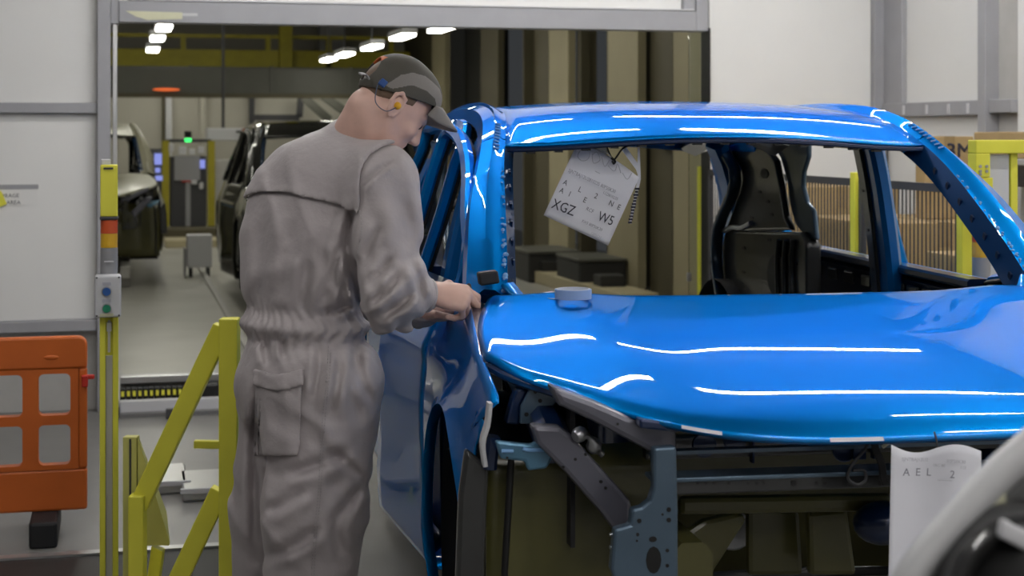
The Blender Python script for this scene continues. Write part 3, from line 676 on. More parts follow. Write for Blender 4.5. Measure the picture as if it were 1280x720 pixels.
# inner quarter panels traced on the right side, mirrored on the left
def polyx(pts, x): return [atx(a, b, x)[1:] for a, b in pts]
IX = .655
up = polyx([(938, 176), (952, 178), (968, 200), (975, 235), (980, 270), (988, 288), (905, 290), (916, 262), (925, 232), (925, 212), (914, 192), (894, 178), (910, 172)], IX)
lo = polyx([(906, 288), (1000, 290), (1008, 305), (1008, 372), (1006, 420), (918, 420), (909, 372), (903, 340), (902, 308)], IX)
fr = polyx([(952, 176), (1000, 178), (1000, 196), (994, 215), (993, 232), (998, 252), (1006, 262), (1010, 300), (1000, 300), (985, 282), (978, 258), (974, 226), (966, 198)], IX)
for s in (-1, 1):
    for poly, dx, nm, mm in ((up, .03, 'inner_quarter_upper', 'ecoat'), (lo, .06, 'inner_quarter_lower', 'ecoat'), (fr, .02, 'inner_pillar_web', 'ecoat_blue')):
        MB().prism([(s*(IX+(.0 if nm != 'inner_pillar_web' else .03)), y, z) for y, z in poly], (s*dx, 0, 0)).build(nm, mm, car, bevel=.012, segs=3)
    m = MB()
    for (a, b, ra, rb) in ((956, 217, 5, 6), (918, 245, 2.5, 3), (950, 240, 2, 2), (940, 272, 2, 2), (965, 268, 2, 2), (930, 310, 2, 2), (930, 340, 2, 2), (962, 300, 2, 2), (985, 308, 3, 3), (995, 330, 2, 2), (960, 252, 2, 2)):
        y, z = atx(a, b, IX)[1:]; y2 = atx(a+ra, b, IX)[1]; z2 = atx(a, b-rb, IX)[2]
        pts = [(s*(IX-.003), y+(y-y2)*math.cos(k*math.pi/6), z+(z2-z)*math.sin(k*math.pi/6)) for k in range(12)]; m.prism(pts, (s*.004, 0, 0))
    m.build('panel_holes', 'black', car)['kind'] = 'stuff'
    y, z = atx(972, 345, IX)[1:]
    pts = [(s*(IX-.004), y+.12*math.cos(k*math.pi/10), z+.085*math.sin(k*math.pi/10)) for k in range(20)]; MB().prism(pts, (s*.006, 0, 0)).build('speaker_opening', 'black', car)
    m = MB(); P = [(s*(IX-.012), *atx(a, b, IX)[1:]) for a, b in ((908, 289), (918, 284), (930, 285), (942, 279))]; sweep(m, cr(P, 10), .02, .02, (s, 0, 0)); m.build('weld_flange', 'steel', car, smooth=50)
    for k in range(3):
        P = [(s*(IX-.008), *atx(a, b, IX)[1:]) for a, b in ((976+k*9, 300), (974+k*9, 325), (975+k*9, 375))]; m = MB(); sweep(m, cr(P, 8), .02, .02, (s, 0, 0)); m.build('pressed_rib', 'ecoat', car, smooth=50)
    m = MB(); P = [(s*(IX-.03), *atx(a, b, IX)[1:]) for a, b in ((885, 176), (905, 183), (920, 200), (928, 218), (925, 240), (912, 268), (905, 292), (904, 330), (910, 372))]
    sweep(m, cr(P, 20), .03, .05, (s, 0, 0)); m.build('gate_flange', 'ecoat_blue', car, smooth=50)
    # roof corner webs, bright bare metal
    m = MB(); m.grid([cr([(s*.55, 3.35, 1.52), (s*.60, 3.1, 1.47), (s*.63, 2.9, 1.43)], 8), cr([(s*.45, 3.3, 1.545), (s*.55, 2.85, 1.50), (s*.62, 2.7, 1.47)], 8)]); m.build('corner_web', 'steel', car, smooth=50, solid=.006)
# ---- floor, firewall, rear panel
MB().box((-.78, 1.05, .30), (.78, 4.25, .33)).build('floor_pan', 'ecoat', car, bevel=.01)
MB().box((-.14, 1.1, .33), (.14, 3.0, .45)).build('floor_tunnel', 'ecoat', car, bevel=.05, segs=3)
m = MB(); m.grid([[(x, 1.0+.05*math.cos(x*4), z) for x in np.linspace(-.76, .76, 15)] for z in (.34, .6, .8, 1.0, 1.05)]); m.build('firewall', 'olive_panel', car, smooth=40, solid=.01)
m = MB(); m.grid([[(x, .965+.035*(abs(x)/.7)**2+dy, z) for x in np.linspace(-.74, .74, 15)] for dy, z in ((0, 1.072), (.05, 1.068), (.09, 1.05), (.12, 1.02))]); m.build('cowl_panel', 'navy_shade', car, smooth=40, solid=.006)
MB().tube([(-.74, 1.2, .98), (.74, 1.2, .98)], .03, 12).build('dash_beam', 'ecoat', car, smooth=50)
MB().box((-.72, 4.24, .36), (.72, 4.30, .68)).build('rear_panel', 'blue_inner', car, bevel=.02)
MB().box((-.6, 2.95, .33), (.6, 3.1, .62)).build('seat_riser', 'ecoat', car, bevel=.03)

# ---- front end structure (no bumper): traced plates with their own depth, mirrored
def plate(name, pts, y, thick, mm, holes=(), bev=.005, lean=0, both=True):
    P = [aty(a, b, y) for a, b in pts]
    for s in ((1, -1) if both else (1,)):
        MB().prism([(s*p[0], y+lean*(abs(p[0])-.6), p[2]) for p in P], (0, thick, 0)).build(name, mm, car, bevel=bev)
        if holes:
            m = MB()
            for a, b, ra, rb in holes:
                c = aty(a, b, y); r1 = abs(aty(a+ra, b, y)[0]-c[0]); r2 = abs(aty(a, b+rb, y)[2]-c[2])
                yy = y+lean*(abs(c[0])-.6)-.0015
                m.prism([(s*(c[0]+r1*math.cos(k*math.pi/6)), yy, c[2]+r2*math.sin(k*math.pi/6)) for k in range(12)], (0, .0025, 0))
            m.build(name+'_holes', 'black', car)['kind'] = 'stuff'
plate('radiator_upright', [(817, 560), (846, 558), (848, 640), (848, 730), (770, 730), (764, 712), (768, 662), (788, 656), (790, 637), (802, 634), (812, 626), (817, 610)], .10, .03, 'ecoat_blue',
      [(817, 700, 9.5, 17), (816, 674, 5, 3.5), (834, 688, 2.3, 2.3), (834, 707, 2.3, 2.3), (836, 637, 2.8, 3), (836, 650, 2.8, 3), (797, 668, 2, 2.4), (799, 651, 2.8, 3), (828, 643, 1.5, 1.7), (796, 676, 1.5, 1.5)], bev=.006)
plate('upper_diagonal_beam', [(688, 482), (742, 502), (800, 527), (846, 533), (847, 570), (816, 567), (742, 527), (700, 507)], .17, .07, 'ecoat_grey', [(772, 530, 1.8, 1.8)], bev=.012)
plate('upper_cap', [(800, 524), (852, 530), (850, 541), (800, 536)], .13, .05, 'navy_shade')
plate('strut_plate', [(662, 487), (690, 488), (700, 498), (690, 510), (688, 530), (650, 530), (651, 508)], .42, .012, 'ecoat_blue', [(669, 490, 2.2, 2.2), (675, 501, 2.6, 2.6), (658, 518, 2.8, 2.8), (668, 523, 2.6, 2.6)], bev=.003)
plate('strut_plate_edge', [(646, 486), (662, 487), (651, 508), (650, 532), (632, 530), (640, 500)], .44, .04, 'navy_shade', bev=.006)
plate('lower_diagonal_rail', [(664, 532), (700, 534), (716, 545), (790, 628), (789, 670), (772, 669), (752, 642), (706, 590), (672, 556)], .26, .05, 'ecoat_grey', [(732, 568, 2, 2), (751, 602, 2.4, 2), (757, 610, 2, 2), (719, 574, 2, 2), (704, 584, 1.8, 1.8)], bev=.01)
plate('headlamp_bracket', [(619, 551), (664, 556), (684, 542), (697, 543), (702, 553), (690, 574), (684, 586), (660, 589), (656, 577), (626, 574)], .30, .02, 'steel_blue', [(634, 572, 1.5, 1.5), (690, 571, 3, 1.5)], bev=.006)
for s in (-1, 1):
    for pts in (((654, 561), (662, 563), (688, 561), (697, 554)), ((627, 564), (642, 564))):
        P = [aty(a, b, .295) for a, b in pts]; m = MB(); sweep(m, cr([(s*-abs(p[0]) if s > 0 else abs(p[0]), .296, p[2]) for p in P], 10), .008, .008, (0, 1, 0)); m.build('pressed_bead', 'sealant', car, smooth=50)
    # fender end cap (pale edge piece)
    P = [aty(a, b, .36) for a, b in ((612, 503), (609, 530), (603, 552), (606, 582))]
    m = MB(); sweep(m, cr([(s*-abs(p[0]) if s > 0 else abs(p[0]), .36, p[2]) for p in P], 12), .010, .035, (0, 1, 0)); m.build('edge_protector', 'light_grey', car, smooth=40)
    P = [aty(a, b, .38) for a, b in ((616, 545), (613, 565), (611, 585))]
    m = MB(); sweep(m, cr([(s*-abs(p[0]) if s > 0 else abs(p[0]), .38, p[2]) for p in P], 8), .03, .05, (0, 1, 0)); m.build('edge_bracket', 'navy_shade', car, smooth=40)
    # arch front liner panel and plastic splash sheet behind the bracket
    P0 = [aty(a, b, .375) for a, b in ((582, 560), (612, 585), (609, 640), (606, 730), (570, 730), (574, 620))]
    MB().prism([(s*p[0], .375, p[2]) for p in P0], (0, .03, 0)).build('splash_panel', 'ecoat', car, bevel=.01)
    xs = np.linspace(.46, .88, 16)
    m = MB(); m.grid([[(s*-x, .40+.012*math.sin(x*17)+.02*(1-k/6), .30+.52*k/6) for x in xs] for k in range(7)]); m.build('splash_sheet', 'olive_panel', car, smooth=60, solid=.004)
    MB().tube([(s*.84, .372, .32), (s*.845, .37, .55), (s*.83, .37, .80)], .008, 8).build('sheet_edge', 'black', car, smooth=50)
    # main frame rail, strut tower, apron
    m = MB(); sweep(m, [(s*.47, .18, .58), (s*.47, .6, .58), (s*.48, 1.0, .55)], .09, .13, (0, 0, 1)); m.build('frame_rail', 'olive_panel', car, smooth=30)
    m = MB(); m.tube([(s*.58, .80, .55), (s*.57, .80, .93)], [.13, .11], 20); m.build('strut_tower', 'navy_shade', car, smooth=50)
    m = MB(); sweep(m, [(s*.74, .32, .83), (s*.75, .6, .92), (s*.76, 1.0, 1.0)], .07, .08, (0, 0, 1)); m.build('apron_rail', 'navy_shade', car, smooth=30)
    m = MB(); m.grid([[(s*.70, y, z) for y in (.35, .6, .98)] for z in (.6, .75, .95)]); m.build('apron_panel', 'rubber', car, solid=.01)
    # bright hinge casting and stud pair
    P = [aty(a, b, .30) for a, b in ((712, 540), (722, 537), (734, 545), (740, 556), (750, 566))]
    m = MB(); m.tube(cr([(s*-abs(p[0]) if s > 0 else abs(p[0]), .24+.01*i, p[2]) for i, p in enumerate(P)], 14), [.012+.006*math.sin(k*.9) for k in range(14)], 8); m.build('latch_casting', 'steel', car, smooth=50)
    for yy in (668, 684):
        p = aty(762, yy, .12); MB().tube([(s*-abs(p[0])+0*s if s > 0 else abs(p[0]), .12, p[2]), (s*-(abs(p[0])-.022) if s > 0 else abs(p[0])-.022, .12, p[2])], .004, 8).build('stud', 'steel', car)
# cross members
zc0 = aty(1000, 590, .15)[2]; zc1 = aty(1000, 612, .15)[2]; zt = aty(1000, 548, .2)[2]
MB().box((-.54, .14, zc1), (.54, .18, zc0-.004)).build('radiator_crossmember', 'ecoat', car, bevel=.004)
MB().box((-.57, .125, zc0-.008), (.57, .20, zc0+.002)).build('crossmember_top', 'ecoat_blue', car, bevel=.003)
m = MB()
for a, r in ((872, 2), (882, 2), (893, 2), (911, 2), (935, 1.6), (946, 2), (955, 1.6), (992, 4), (1021, 2.2), (1031, 2), (1068, 2), (1100, 3)):
    c = aty(a, 604, .14); rr = abs(aty(a+r, 604, .14)[0]-c[0]); m.prism([(c[0]+rr*math.cos(k*math.pi/5), .1385, c[2]+rr*math.sin(k*math.pi/5)) for k in range(10)], (0, .003, 0))
m.build('crossmember_holes', 'black', car)['kind'] = 'stuff'
MB().box((-.55, .27, zc0+.01), (.55, .30, zt)).build('grille_shelf', 'ecoat', car, bevel=.006)
MB().box((-.56, .20, zc0+.035), (.56, .23, zc0+.043)).build('shelf_lip', 'ecoat_blue', car)
for a, b in ((918, 548), (1010, 548), (1055, 562), (880, 556)):
    p = aty(a, b, .27); MB().disc((p[0], .272, p[2]), (0, -1, 0), .028, .008, 16).build('pressed_boss', 'navy_shade', car, bevel=.003)
for a, w_ in ((942, .006), (1075, .03), (1095, .012)):
    p = aty(a, 560, .25); MB().box((p[0]-w_/2, .25, zc0), (p[0]+w_/2, .27, zt+.01)).build('latch_stay', 'navy_shade', car, bevel=.002)
# olive shapes low in the engine bay
for pts, y in ((((848, 672), (880, 650), (925, 640), (935, 650), (890, 720), (850, 720)), .45), (((935, 630), (1000, 640), (1005, 720), (935, 720)), .6), (((1010, 640), (1060, 635), (1072, 720), (1012, 720)), .5), (((850, 622), (1116, 618), (1116, 640), (850, 645)), .4)):
    MB().prism([aty(a, b, y) for a, b in pts], (0, .03, 0)).build('bay_panel', 'olive_panel', car, bevel=.012)
p = aty(915, 662, .8); MB().disc((p[0], .8, p[2]), (0, -1, 0), .05, .02, 20).build('bay_opening', 'steel', car, bevel=.006)
p = aty(1105, 655, .35); MB().ellipsoid((p[0], .36, p[2]), (.07, .05, .05)).build('bay_horn', 'navy_shade', car, smooth=60)
# hood stay hook, ring and yellow cable below the hood edge
P = [aty(a, b, .12) for a, b in ((1088, 545), (1082, 560), (1070, 575), (1062, 586), (1060, 598), (1072, 606), (1082, 600), (1080, 588), (1066, 588))]
MB().tube(cr(P, 40), .0035, 6).build('hook_wire', 'dark_grey', car, smooth=50)
P = [aty(a, b, .11) for a, b in ((1093, 545), (1094, 560), (1102, 580), (1104, 596), (1107, 605))]
m = MB(); sweep(m, cr(P, 14), .016, .006, (0, 1, 0)); m.build('hood_catch', 'black', car, smooth=40)
P = [aty(a, b, .09) for a, b in ((1103, 559), (1115, 551), (1132, 545), (1160, 541), (1185, 541))]
MB().tube(cr(P, 20), .004, 8).build('yellow_cable', 'mask_tape', car, smooth=50)
# film along the hood front edge
def CXP(u):
    p = hood_pt(u, 0); wv = CO+c_x*p[0]+c_y*p[1]+Up*p[2]-CAM; return HX+FPX*(wv@Rt)/(wv@Fw)
for a, b in ((850, 905), (1035, 1108)):
    s0 = [u for u in np.linspace(-1, 1, 401) if a-CXP(u) < 0 < b-CXP(u)]
    R_ = [[np.array(hood_pt(u, v))+np.array([0, -.0012, -.0005]) for u in s0] for v in (0.0, .004, .007)]
    if len(s0) > 3: MB().grid(R_).build('edge_film', 'paper', car, smooth=60)

# ================================================================ OTHER CAR BODIES
def recolour(root, mp):
    for o in root.children_recursive:
        if o.type == 'MESH':
            for sl in o.material_slots:
                nm = sl.material.name
                if nm in mp: sl.link = 'OBJECT'; sl.material = MATS[mp[nm]]
skip = {'sealant_specks', 'crossmember_holes', 'hook_wire', 'yellow_cable', 'hood_catch', 'header_clips', 'rubber_block'}
def car_copy(name, label, loc, rot, mp):
    r = copy_tree(car); r.name = name; r.location = loc; r.rotation_euler = (0, 0, rot); tag(r, label, 'car')
    for o in list(r.children):
        if o.name.split('.')[0] in skip: bpy.data.objects.remove(o)
    recolour(r, mp); return r
dark_car = car_copy('black_car_body', 'glossy black car body shell standing in the hall behind the person', (1.85, 12.3, 0), 0, {'blue_paint': 'black_paint', 'blue_inner': 'black_paint', 'navy_shade': 'black_paint', 'ecoat_blue': 'black_paint', 'sealant': 'steel'})
bronze_car = car_copy('bronze_car_body', 'dull bronze grey car body shell behind the yellow light post', (-.50, 15.7, 0), 0, {'blue_paint': 'bronze_paint', 'blue_inner': 'bronze_paint', 'navy_shade': 'black_paint', 'ecoat_blue': 'black_paint', 'sealant': 'bronze_paint'})
# skids carrying the bodies
def skid(x, y, rot, lab):
    t = thing('conveyor_skid', lab, 'skid', (x, y, 0), rot)
    for s in (-1, 1):
        MB().box((s*.55-.05, .2, .10), (s*.55+.05, 4.5, .22)).build('runner', 'kick_grey', t, bevel=.01)
        for yy in (1.0, 2.9):
            MB().box((s*.55-.04, yy-.05, .22), (s*.55+.04, yy+.05, .298)).build('pad', 'dark_grey', t, bevel=.01)
    for yy in (.5, 1.0, 2.9, 4.2): MB().box((-.6, yy-.05, .0), (.6, yy+.05, .10)).build('cross_bar', 'kick_grey', t, bevel=.01)
skid(CO[0], CO[1], -CTH, 'grey steel skid carrying the blue car body')
skid(1.85, 12.3, 0, 'grey steel skid carrying the black car body')
skid(-.5, 15.7, 0, 'grey steel skid carrying the bronze grey car body')
# floor line of the black car
o = MB().box((.84, 11.0, 0), (.89, 20, .03)).build('floor_track', 'kick_grey'); tag(o, 'low dark floor track running along the black car body', 'track')

# silver car corner close to the camera
mat('dark_chrome', (.05, .05, .05), .25, metal=.3, coat=1)
mat('silver_recess', (.20, .20, .20), .4, metal=.3, coat=.5)
DS = 1.62
t = thing('silver_car_body', 'silver car body corner with round black lamp opening close by', 'car', (*Q(1400, 700, DS)[:2], 0))
prof = cr([(1335, 490), (1281, 533), (1240, 568), (1203, 606), (1172, 642), (1145, 672), (1122, 704), (1104, 745), (1090, 800), (1085, 900)], 30)
def sil(spec): return [[Q(a+o_*.66, b+o_*.75, DS+dd) for a, b in prof] for o_, dd in spec]
MB().grid(sil(((2, .10), (1, .03), (2, .012), (8, .0), (20, -.006), (32, -.005), (41, .002), (46, .012), (48, .026)))).build('pillar_edge', 'silver_paint', t, world=True, smooth=80, solid=.003)
MB().grid(sil(((47, .026), (60, .033), (85, .034), (120, .03), (170, .045), (300, .12)))).build('quarter_recess', 'silver_recess', t, world=True, smooth=80, solid=.003)
MB().prism([Q(a, b, DS+.012) for a, b in ((1219, 645), (1240, 611), (1256, 606), (1258, 626), (1238, 655))], Fw*.012).build('yellow_sticker', 'mask_tape', t, world=True, bevel=.002)
c0 = Q(1300, 752, DS-.02)
m = MB(); R0 = .088
ringpts = lambda r, dz: [c0+Rt*r*math.cos(a)+Up*r*.98*math.sin(a)+Fw*dz for a in np.linspace(0, 2*math.pi, 41)]
MB().grid([ringpts(R0*1.12, .03), ringpts(R0*1.07, -.004), ringpts(R0*.98, -.014), ringpts(R0*.84, -.004), ringpts(R0*.80, .012)]).build('lamp_ring', 'dark_chrome', t, world=True, smooth=60)
MB().grid([ringpts(R0*.81, .012), ringpts(R0*.7, .0), ringpts(R0*.4, -.008), ringpts(R0*.02, -.012)]).build('lamp_opening', 'black', t, world=True, smooth=60)
MB().obox(Q(1268, 668, DS-.03), Rt*.016+Up*-.008, Fw*.01, Up*.008+Rt*.004).build('lamp_clip', 'light_grey', t, world=True, bevel=.004)
b0 = Q(1330, 760, DS+.10)
m = MB(); rr = []
for z in (.35, .45, .6, .8, .95, 1.0):
    rr.append([(b0[0]+x, b0[1]+y, z) for x, y in ((0, -.6), (0, -.05), (.02, .0), (.08, .04), (.6, .06), (1.5, .06))])
m.grid(rr).build('rear_skin', 'silver_paint', t, world=True, smooth=60, solid=.004)

# ================================================================ PAPER TAGS, TAPE ROLL
yT = 1.57
def tagpt(px, py, y=yT): r = ray(px, py); k = (y-(CAM-CO)@c_y)/(r@c_y); return CAM+k*r
t = thing('paper_tag', 'white printed paper tag hanging by a black tie inside the windscreen opening', 'paper tag', tuple(tagpt(740, 190)))
BL, BR, TL, TR = (np.array(p, float) for p in ((679.5, 269), (760, 307), (722, 178), (799, 222)))
def tp(u, v, dy=0):
    p = BL*(1-u)*(1-v)+BR*u*(1-v)+TL*(1-u)*v+TR*u*v
    p = p+np.array([-3, 3.])*math.sin(math.pi*u)*max(0, v-.5)*-2.2
    return tagpt(p[0], p[1], yT+dy+.012*math.sin(2.6*u+.6)*(.3+v)+.014*max(0, v-.75)*math.sin(9*u))
MB().grid([[tp(u, v) for u in np.linspace(0, 1, 17)] for v in np.linspace(0, 1, 17)]).build('sheet', 'paper', t, world=True, smooth=60, solid=.0008)
Mi = rootmat(t).inverted()
def ttext(s, px, py, h, m, ang=25.0, sxx=.86):
    o = tagpt(px, py, yT-.011); a = math.radians(ang)
    q = tagpt(px+20*math.cos(a), py+20*math.sin(a), yT-.011); r = tagpt(px+20*math.sin(a)*1.05, py-20*math.cos(a), yT-.011)
    sc = np.linalg.norm(q-o)/20
    M = Mi @ frame_mat(o, q-o, r-o) @ Matrix.Diagonal((sxx, 1, 1, 1))
    text_mesh('print', s, h*sc/.70, m, t, M)
ttext('SJNTBAJ12U2810235 80P50K30', 710, 214.5, 4.4, 'ink_grey', 25, .78)
ttext('1122810235', 753, 242, 3.6, 'ink_grey', 25, .8)
for s, a, b in (('A', 703, 230), ('L', 722, 239), ('2', 742, 247), ('N', 760, 256), ('E', 770.5, 261), ('A', 698.5, 240), ('1', 709, 244.5), ('E', 728, 252)):
    ttext(s, a, b, 6.6, 'ink')
ttext('XGZ', 688.5, 259.5, 12.5, 'ink', 21, .80)
ttext('RCF', 732, 262.5, 4.6, 'ink_grey')
ttext('W5', 746, 275, 12, 'ink', 21, .78)
ttext('KH3 80P50K30', 727, 277.5, 3.6, 'ink_grey', 25, .85)
ttext('12P5C11', 738, 292.5, 3.2, 'ink_faint')
for k, pts in enumerate((((727, 186), (722, 195), (727, 201), (735, 199), (737, 190), (727, 188)), ((740, 192), (742, 204), (750, 200), (746, 190), (740, 194)), ((752, 196), (756, 208), (762, 200)), ((760, 207), (768, 214), (772, 205), (776, 216)), ((744, 214), (750, 217)), ((728, 183), (760, 192), (768, 204)), ((778, 216), (784, 224), (790, 216)))):
    MB().tube(cr([tagpt(a, b, yT-.0125) for a, b in pts], 14), .0011, 5).build('scribble', 'ink_faint', t, world=True)
MB().tube(cr([tagpt(a, b, yT-.01) for a, b in ((765, 203), (770, 197), (778, 186), (788, 181), (795, 178))], 14), .003, 6).build('cable_tie', 'black', t, world=True)
MB().tube(cr([tagpt(a, b, yT-.012) for a, b in ((764, 197), (769, 202), (766, 205))], 6), .004, 6).build('tie_knot', 'black', t, world=True)
MB().tube(cr([tagpt(a, b, yT-.005) for a, b in ((757, 178), (761, 190), (766, 200))], 8), .0025, 6).build('cable_tie', 'black', t, world=True)
MB().prism([tagpt(a, b, yT+.005) for a, b in ((776, 186), (781, 181), (797, 204), (800, 226), (795, 212))], c_y*.001).build('folded_flap', 'paper', t, world=True)
MB().prism([tagpt(a, b, yT+.012) for a, b in ((797, 178), (799.5, 178), (801, 224), (789, 280), (786.5, 279), (797, 224))], c_y*.001).build('side_strip', 'paper', t, world=True)
for k in range(12):
    f = k/11; a, b = 796.5-9*f, 236+42*f
    MB().obox(tagpt(a, b, yT-.0), c_x*random.Random(k).uniform(.004, .008), c_y*.0008, Up*.0032).build('barcode_bar', 'ink', t, world=True)
# tag on the nose of the blue car
yN = -.055
t = thing('paper_tag', 'long white paper sheet printed AEL 2 hanging at the front of the blue car', 'paper tag', tuple(tagpt(1165, 545, yN)))
def np_(u, v):
    px = 1114.5+112*u-(4 if u < .5 else -2)*v*(1-u); py = 556+14*math.sin(u*math.pi*2)*(.55 if u < .5 else .45)*(1-v)*1.0+8*u*(1-v)+(735-556)*v
    return tagpt(px, py, yN+.010*math.sin(u*6.5)*(1-v*.6)-.01*v)
MB().grid([[np_(u, v) for u in np.linspace(0, 1, 21)] for v in np.linspace(0, 1, 17)]).build('sheet', 'paper', t, world=True, smooth=60, solid=.0008)
Mi = rootmat(t).inverted()
def t2(s, px, py, h, m, ang=2):
    o = tagpt(px, py, yN-.02); a = math.radians(ang); q = tagpt(px+20*math.cos(a), py+20*math.sin(a), yN-.02); r = tagpt(px, py-20, yN-.02)
    text_mesh('print', s, h*np.linalg.norm(q-o)/20/.70, m, t, Mi @ frame_mat(o, q-o, r-o))
for s, a in (('A', 1128.5), ('E', 1144), ('L', 1157.5), ('2', 1187)): t2(s, a, 594.5 if a < 1180 else 597.5, 9, 'ink_grey')
t2('SJNTBAJ12U2', 1127, 576, 4, 'ink_faint', 1); t2('80P50K30', 1183, 578, 4, 'ink_faint', 4); t2('1RC 80', 1166, 583, 3.5, 'ink_faint', 3); t2('112', 1200, 586, 3.5, 'ink_faint', 3)
MB().bar(tagpt(1172, 600, yN-.02), tagpt(1190, 601, yN-.02), .001, .001).build('underline', 'ink_faint', t, world=True)
MB().tube(cr([tagpt(a, b, yN+.05) for a, b in ((1172, 566), (1171, 552), (1168, 540))], 6), .002, 6).build('hanger_wire', 'dark_grey', t, world=True)
# tape roll and scrap of paper on the hood
zq = 1.094
rc = carloc(onZ(716.5, 373.5, zq)); zq = zhood(rc[0], rc[1])
wc = CO+c_x*rc[0]+c_y*rc[1]
t = thing('tape_roll', 'pale blue roll of tape lying on the rear of the blue hood', 'tape', (wc[0], wc[1], zq+.006))
def ring_mesh(ro, ri, h):
    m = MB(); n = 40; C = lambda r, z: [(r*math.cos(2*math.pi*k/n), r*math.sin(2*math.pi*k/n), z) for k in range(n+1)]
    m.grid([C(ri, 0), C(ro, 0), C(ro, h), C(ri, h), C(ri, 0)]); return m
mat('tape_blue', (.30, .42, .66), .5); mat('tape_core', (.60, .62, .66), .6)
ring_mesh(.047, .043, .024).build('tape_winding', 'tape_blue', t, smooth=40)
ring_mesh(.043, .040, .0255).build('core', 'tape_core', t, smooth=40)
p = onZ(687, 369.5, zq)
o = MB().prism([onZ(a, b, zq+.003) for a, b in ((679, 366), (690, 364), (696, 367), (695, 374), (684, 373))], (0, 0, .001)).build('paper_scrap', 'paper'); tag(o, 'small white paper scrap beside the tape roll', 'paper')

# ================================================================ YELLOW POSTS, GUARDS, BARRIER
YP = 5.3
def pp(px, py, dy=0): return onY(px, py, YP+dy)
def light_post(x0, x1, ycap, yred, yam, ygrey, ybox, label, left):
    xa, xb = pp(x0, 200)[0], pp(x1, 200)[0]; xm = (xa+xb)/2; zz = lambda py: pp((x0+x1)/2, py)[2]
    t = thing('light_post', label, 'light post', (xm, YP, 0)); w_ = xb-xa
    MB().box((xa+.002, YP+.004, zz(yred-4)), (xb-.002, YP+.06, zz(ycap))).build('cap', 'yellow', t, world=True, bevel=.004)
    MB().box((xa, YP, zz(yred)), (xb, YP+.062, zz(yred-4))).build('collar', 'dark_grey', t, world=True, bevel=.003)
    for a, b, nm, mm in ((yred, yam, 'red_lens', 'lens_red'), (yam, ygrey, 'amber_lens', 'lens_amber'), (ygrey, ybox, 'stack_base', 'grey_plastic')):
        MB().tube([(xm, YP+.03, zz(b)), (xm, YP+.03, zz(a)-.001)], w_/2*.93, 24).build(nm, mm, t, world=True, smooth=40)
    if left:
        MB().box((xa, YP+.02, 0), (xa+.018, YP+.075, zz(ybox))).build('channel_side', 'yellow', t, world=True, bevel=.002)
        MB().box((xb-.018, YP+.02, 0), (xb, YP+.075, zz(ybox))).build('channel_side', 'yellow', t, world=True, bevel=.002)
        MB().box((xa+.018, YP+.04, zz(446)), (xb-.018, YP+.075, zz(ybox))).build('channel_back', 'yellow', t, world=True)
        MB().box((xa+.018, YP+.03, 0), (xb-.018, YP+.07, zz(446))).build('curtain_window', 'kick_grey', t, world=True, bevel=.002)
        MB().box((xm-.004, YP+.032, zz(442)), (xm+.004, YP+.04, zz(402))).build('slot_cable', 'light_grey', t, world=True)
        MB().cbox((xm, YP+.034, zz(410)), (.016, .01, .03)).build('connector', 'light_grey', t, world=True, bevel=.002)
        bx0, bx1 = pp(118.5, 300)[0], pp(151.5, 300)[0]
        MB().box((bx0, YP-.06, zz(394.5)), (bx1, YP+.01, zz(342.5))).build('control_box', 'light_grey', t, world=True, bevel=.008, segs=3)
        cb = t.children[-1]
        for py, mm in ((362, 'button_blue'), (383, 'button_green')):
            xc = pp(133.5, py)[0]; z = zz(py)
            MB().disc((xc, YP-.058, z), (0, -1, 0), .0155, .006, 20).build('button_ring', 'steel', t, world=True, smooth=40)
            MB().disc((xc, YP-.063, z), (0, -1, 0), .0125, .010, 20).build('button', mm, t, world=True, smooth=40)
            MB().cbox((xc, YP-.061, zz(py-9.5)), (.026, .003, .010)).build('button_label', 'ink_faint', t, world=True)
        for sx_ in (bx0+.007, bx1-.007):
            for z in (zz(392), zz(345)): MB().disc((sx_, YP-.06, z), (0, -1, 0), .003, .002, 8).build('screw', 'dark_grey', t, world=True)
        MB().cbox((pp(133.5, 391)[0], YP-.062, zz(391)), (.042, .003, .009)).build('name_plate', 'mask_tape', t, world=True)
        MB().cbox((xm-.002, YP+.002, zz(210.5)), (.03, .006, .006)).build('cap_slot', 'dark_grey', t, world=True)
        MB().cbox((xm-.01, YP+.03, zz(203)), (.03, .02, .02)).build('top_clip', 'light_grey', t, world=True, bevel=.003)
        MB().cbox((xm, YP+.0, zz(327)), (.03, .004, .004)).build('stack_label', 'light_grey', t, world=True)
    else:
        MB().box((xa+.005, YP+.005, 0), (xb-.005, YP+.06, zz(ybox))).build('shaft', 'grey_plastic', t, world=True, bevel=.004)
    MB().box((xa-.04, YP-.03, 0), (xb+.04, YP+.11, .012)).build('foot_plate', 'yellow', t, world=True)
    return t
light_post(124.5, 148, 206, 275, 292, 310, 345, 'yellow light post with red and amber stack and push button box', True)
tR = light_post(1221, 1243, 222, 287, 303, 322, 350, 'light post with red and amber stack joined to the yellow gate frame', False)
t = thing('gate_frame', 'yellow square tube gate frame with bolted corner beside the fence', 'gate frame', (pp(1229, 200)[0], YP, 0))
x0, x1, xe = pp(1220, 0)[0], pp(1238, 0)[0], pp(1345, 0)[0]; z0, z1, zb = pp(1229, 175)[2], pp(1229, 192)[2], pp(1229, 222)[2]
MB().box((x0, YP, z1), (xe, YP+.06, z0)).build('top_tube', 'yellow', t, world=True, bevel=.004)
MB().box((x0, YP, zb+.001), (x1, YP+.06, z1)).build('corner_plate', 'yellow', t, world=True, bevel=.003)
MB().box((xe-.06, YP, 0), (xe, YP+.06, z1)).build('far_post', 'yellow', t, world=True, bevel=.004)
xh = pp(1269, 0)[0]; MB().box((xh, YP+.03, 0), (xh+.03, YP+.06, z1)).build('hinge_post', 'yellow', t, world=True, bevel=.004)
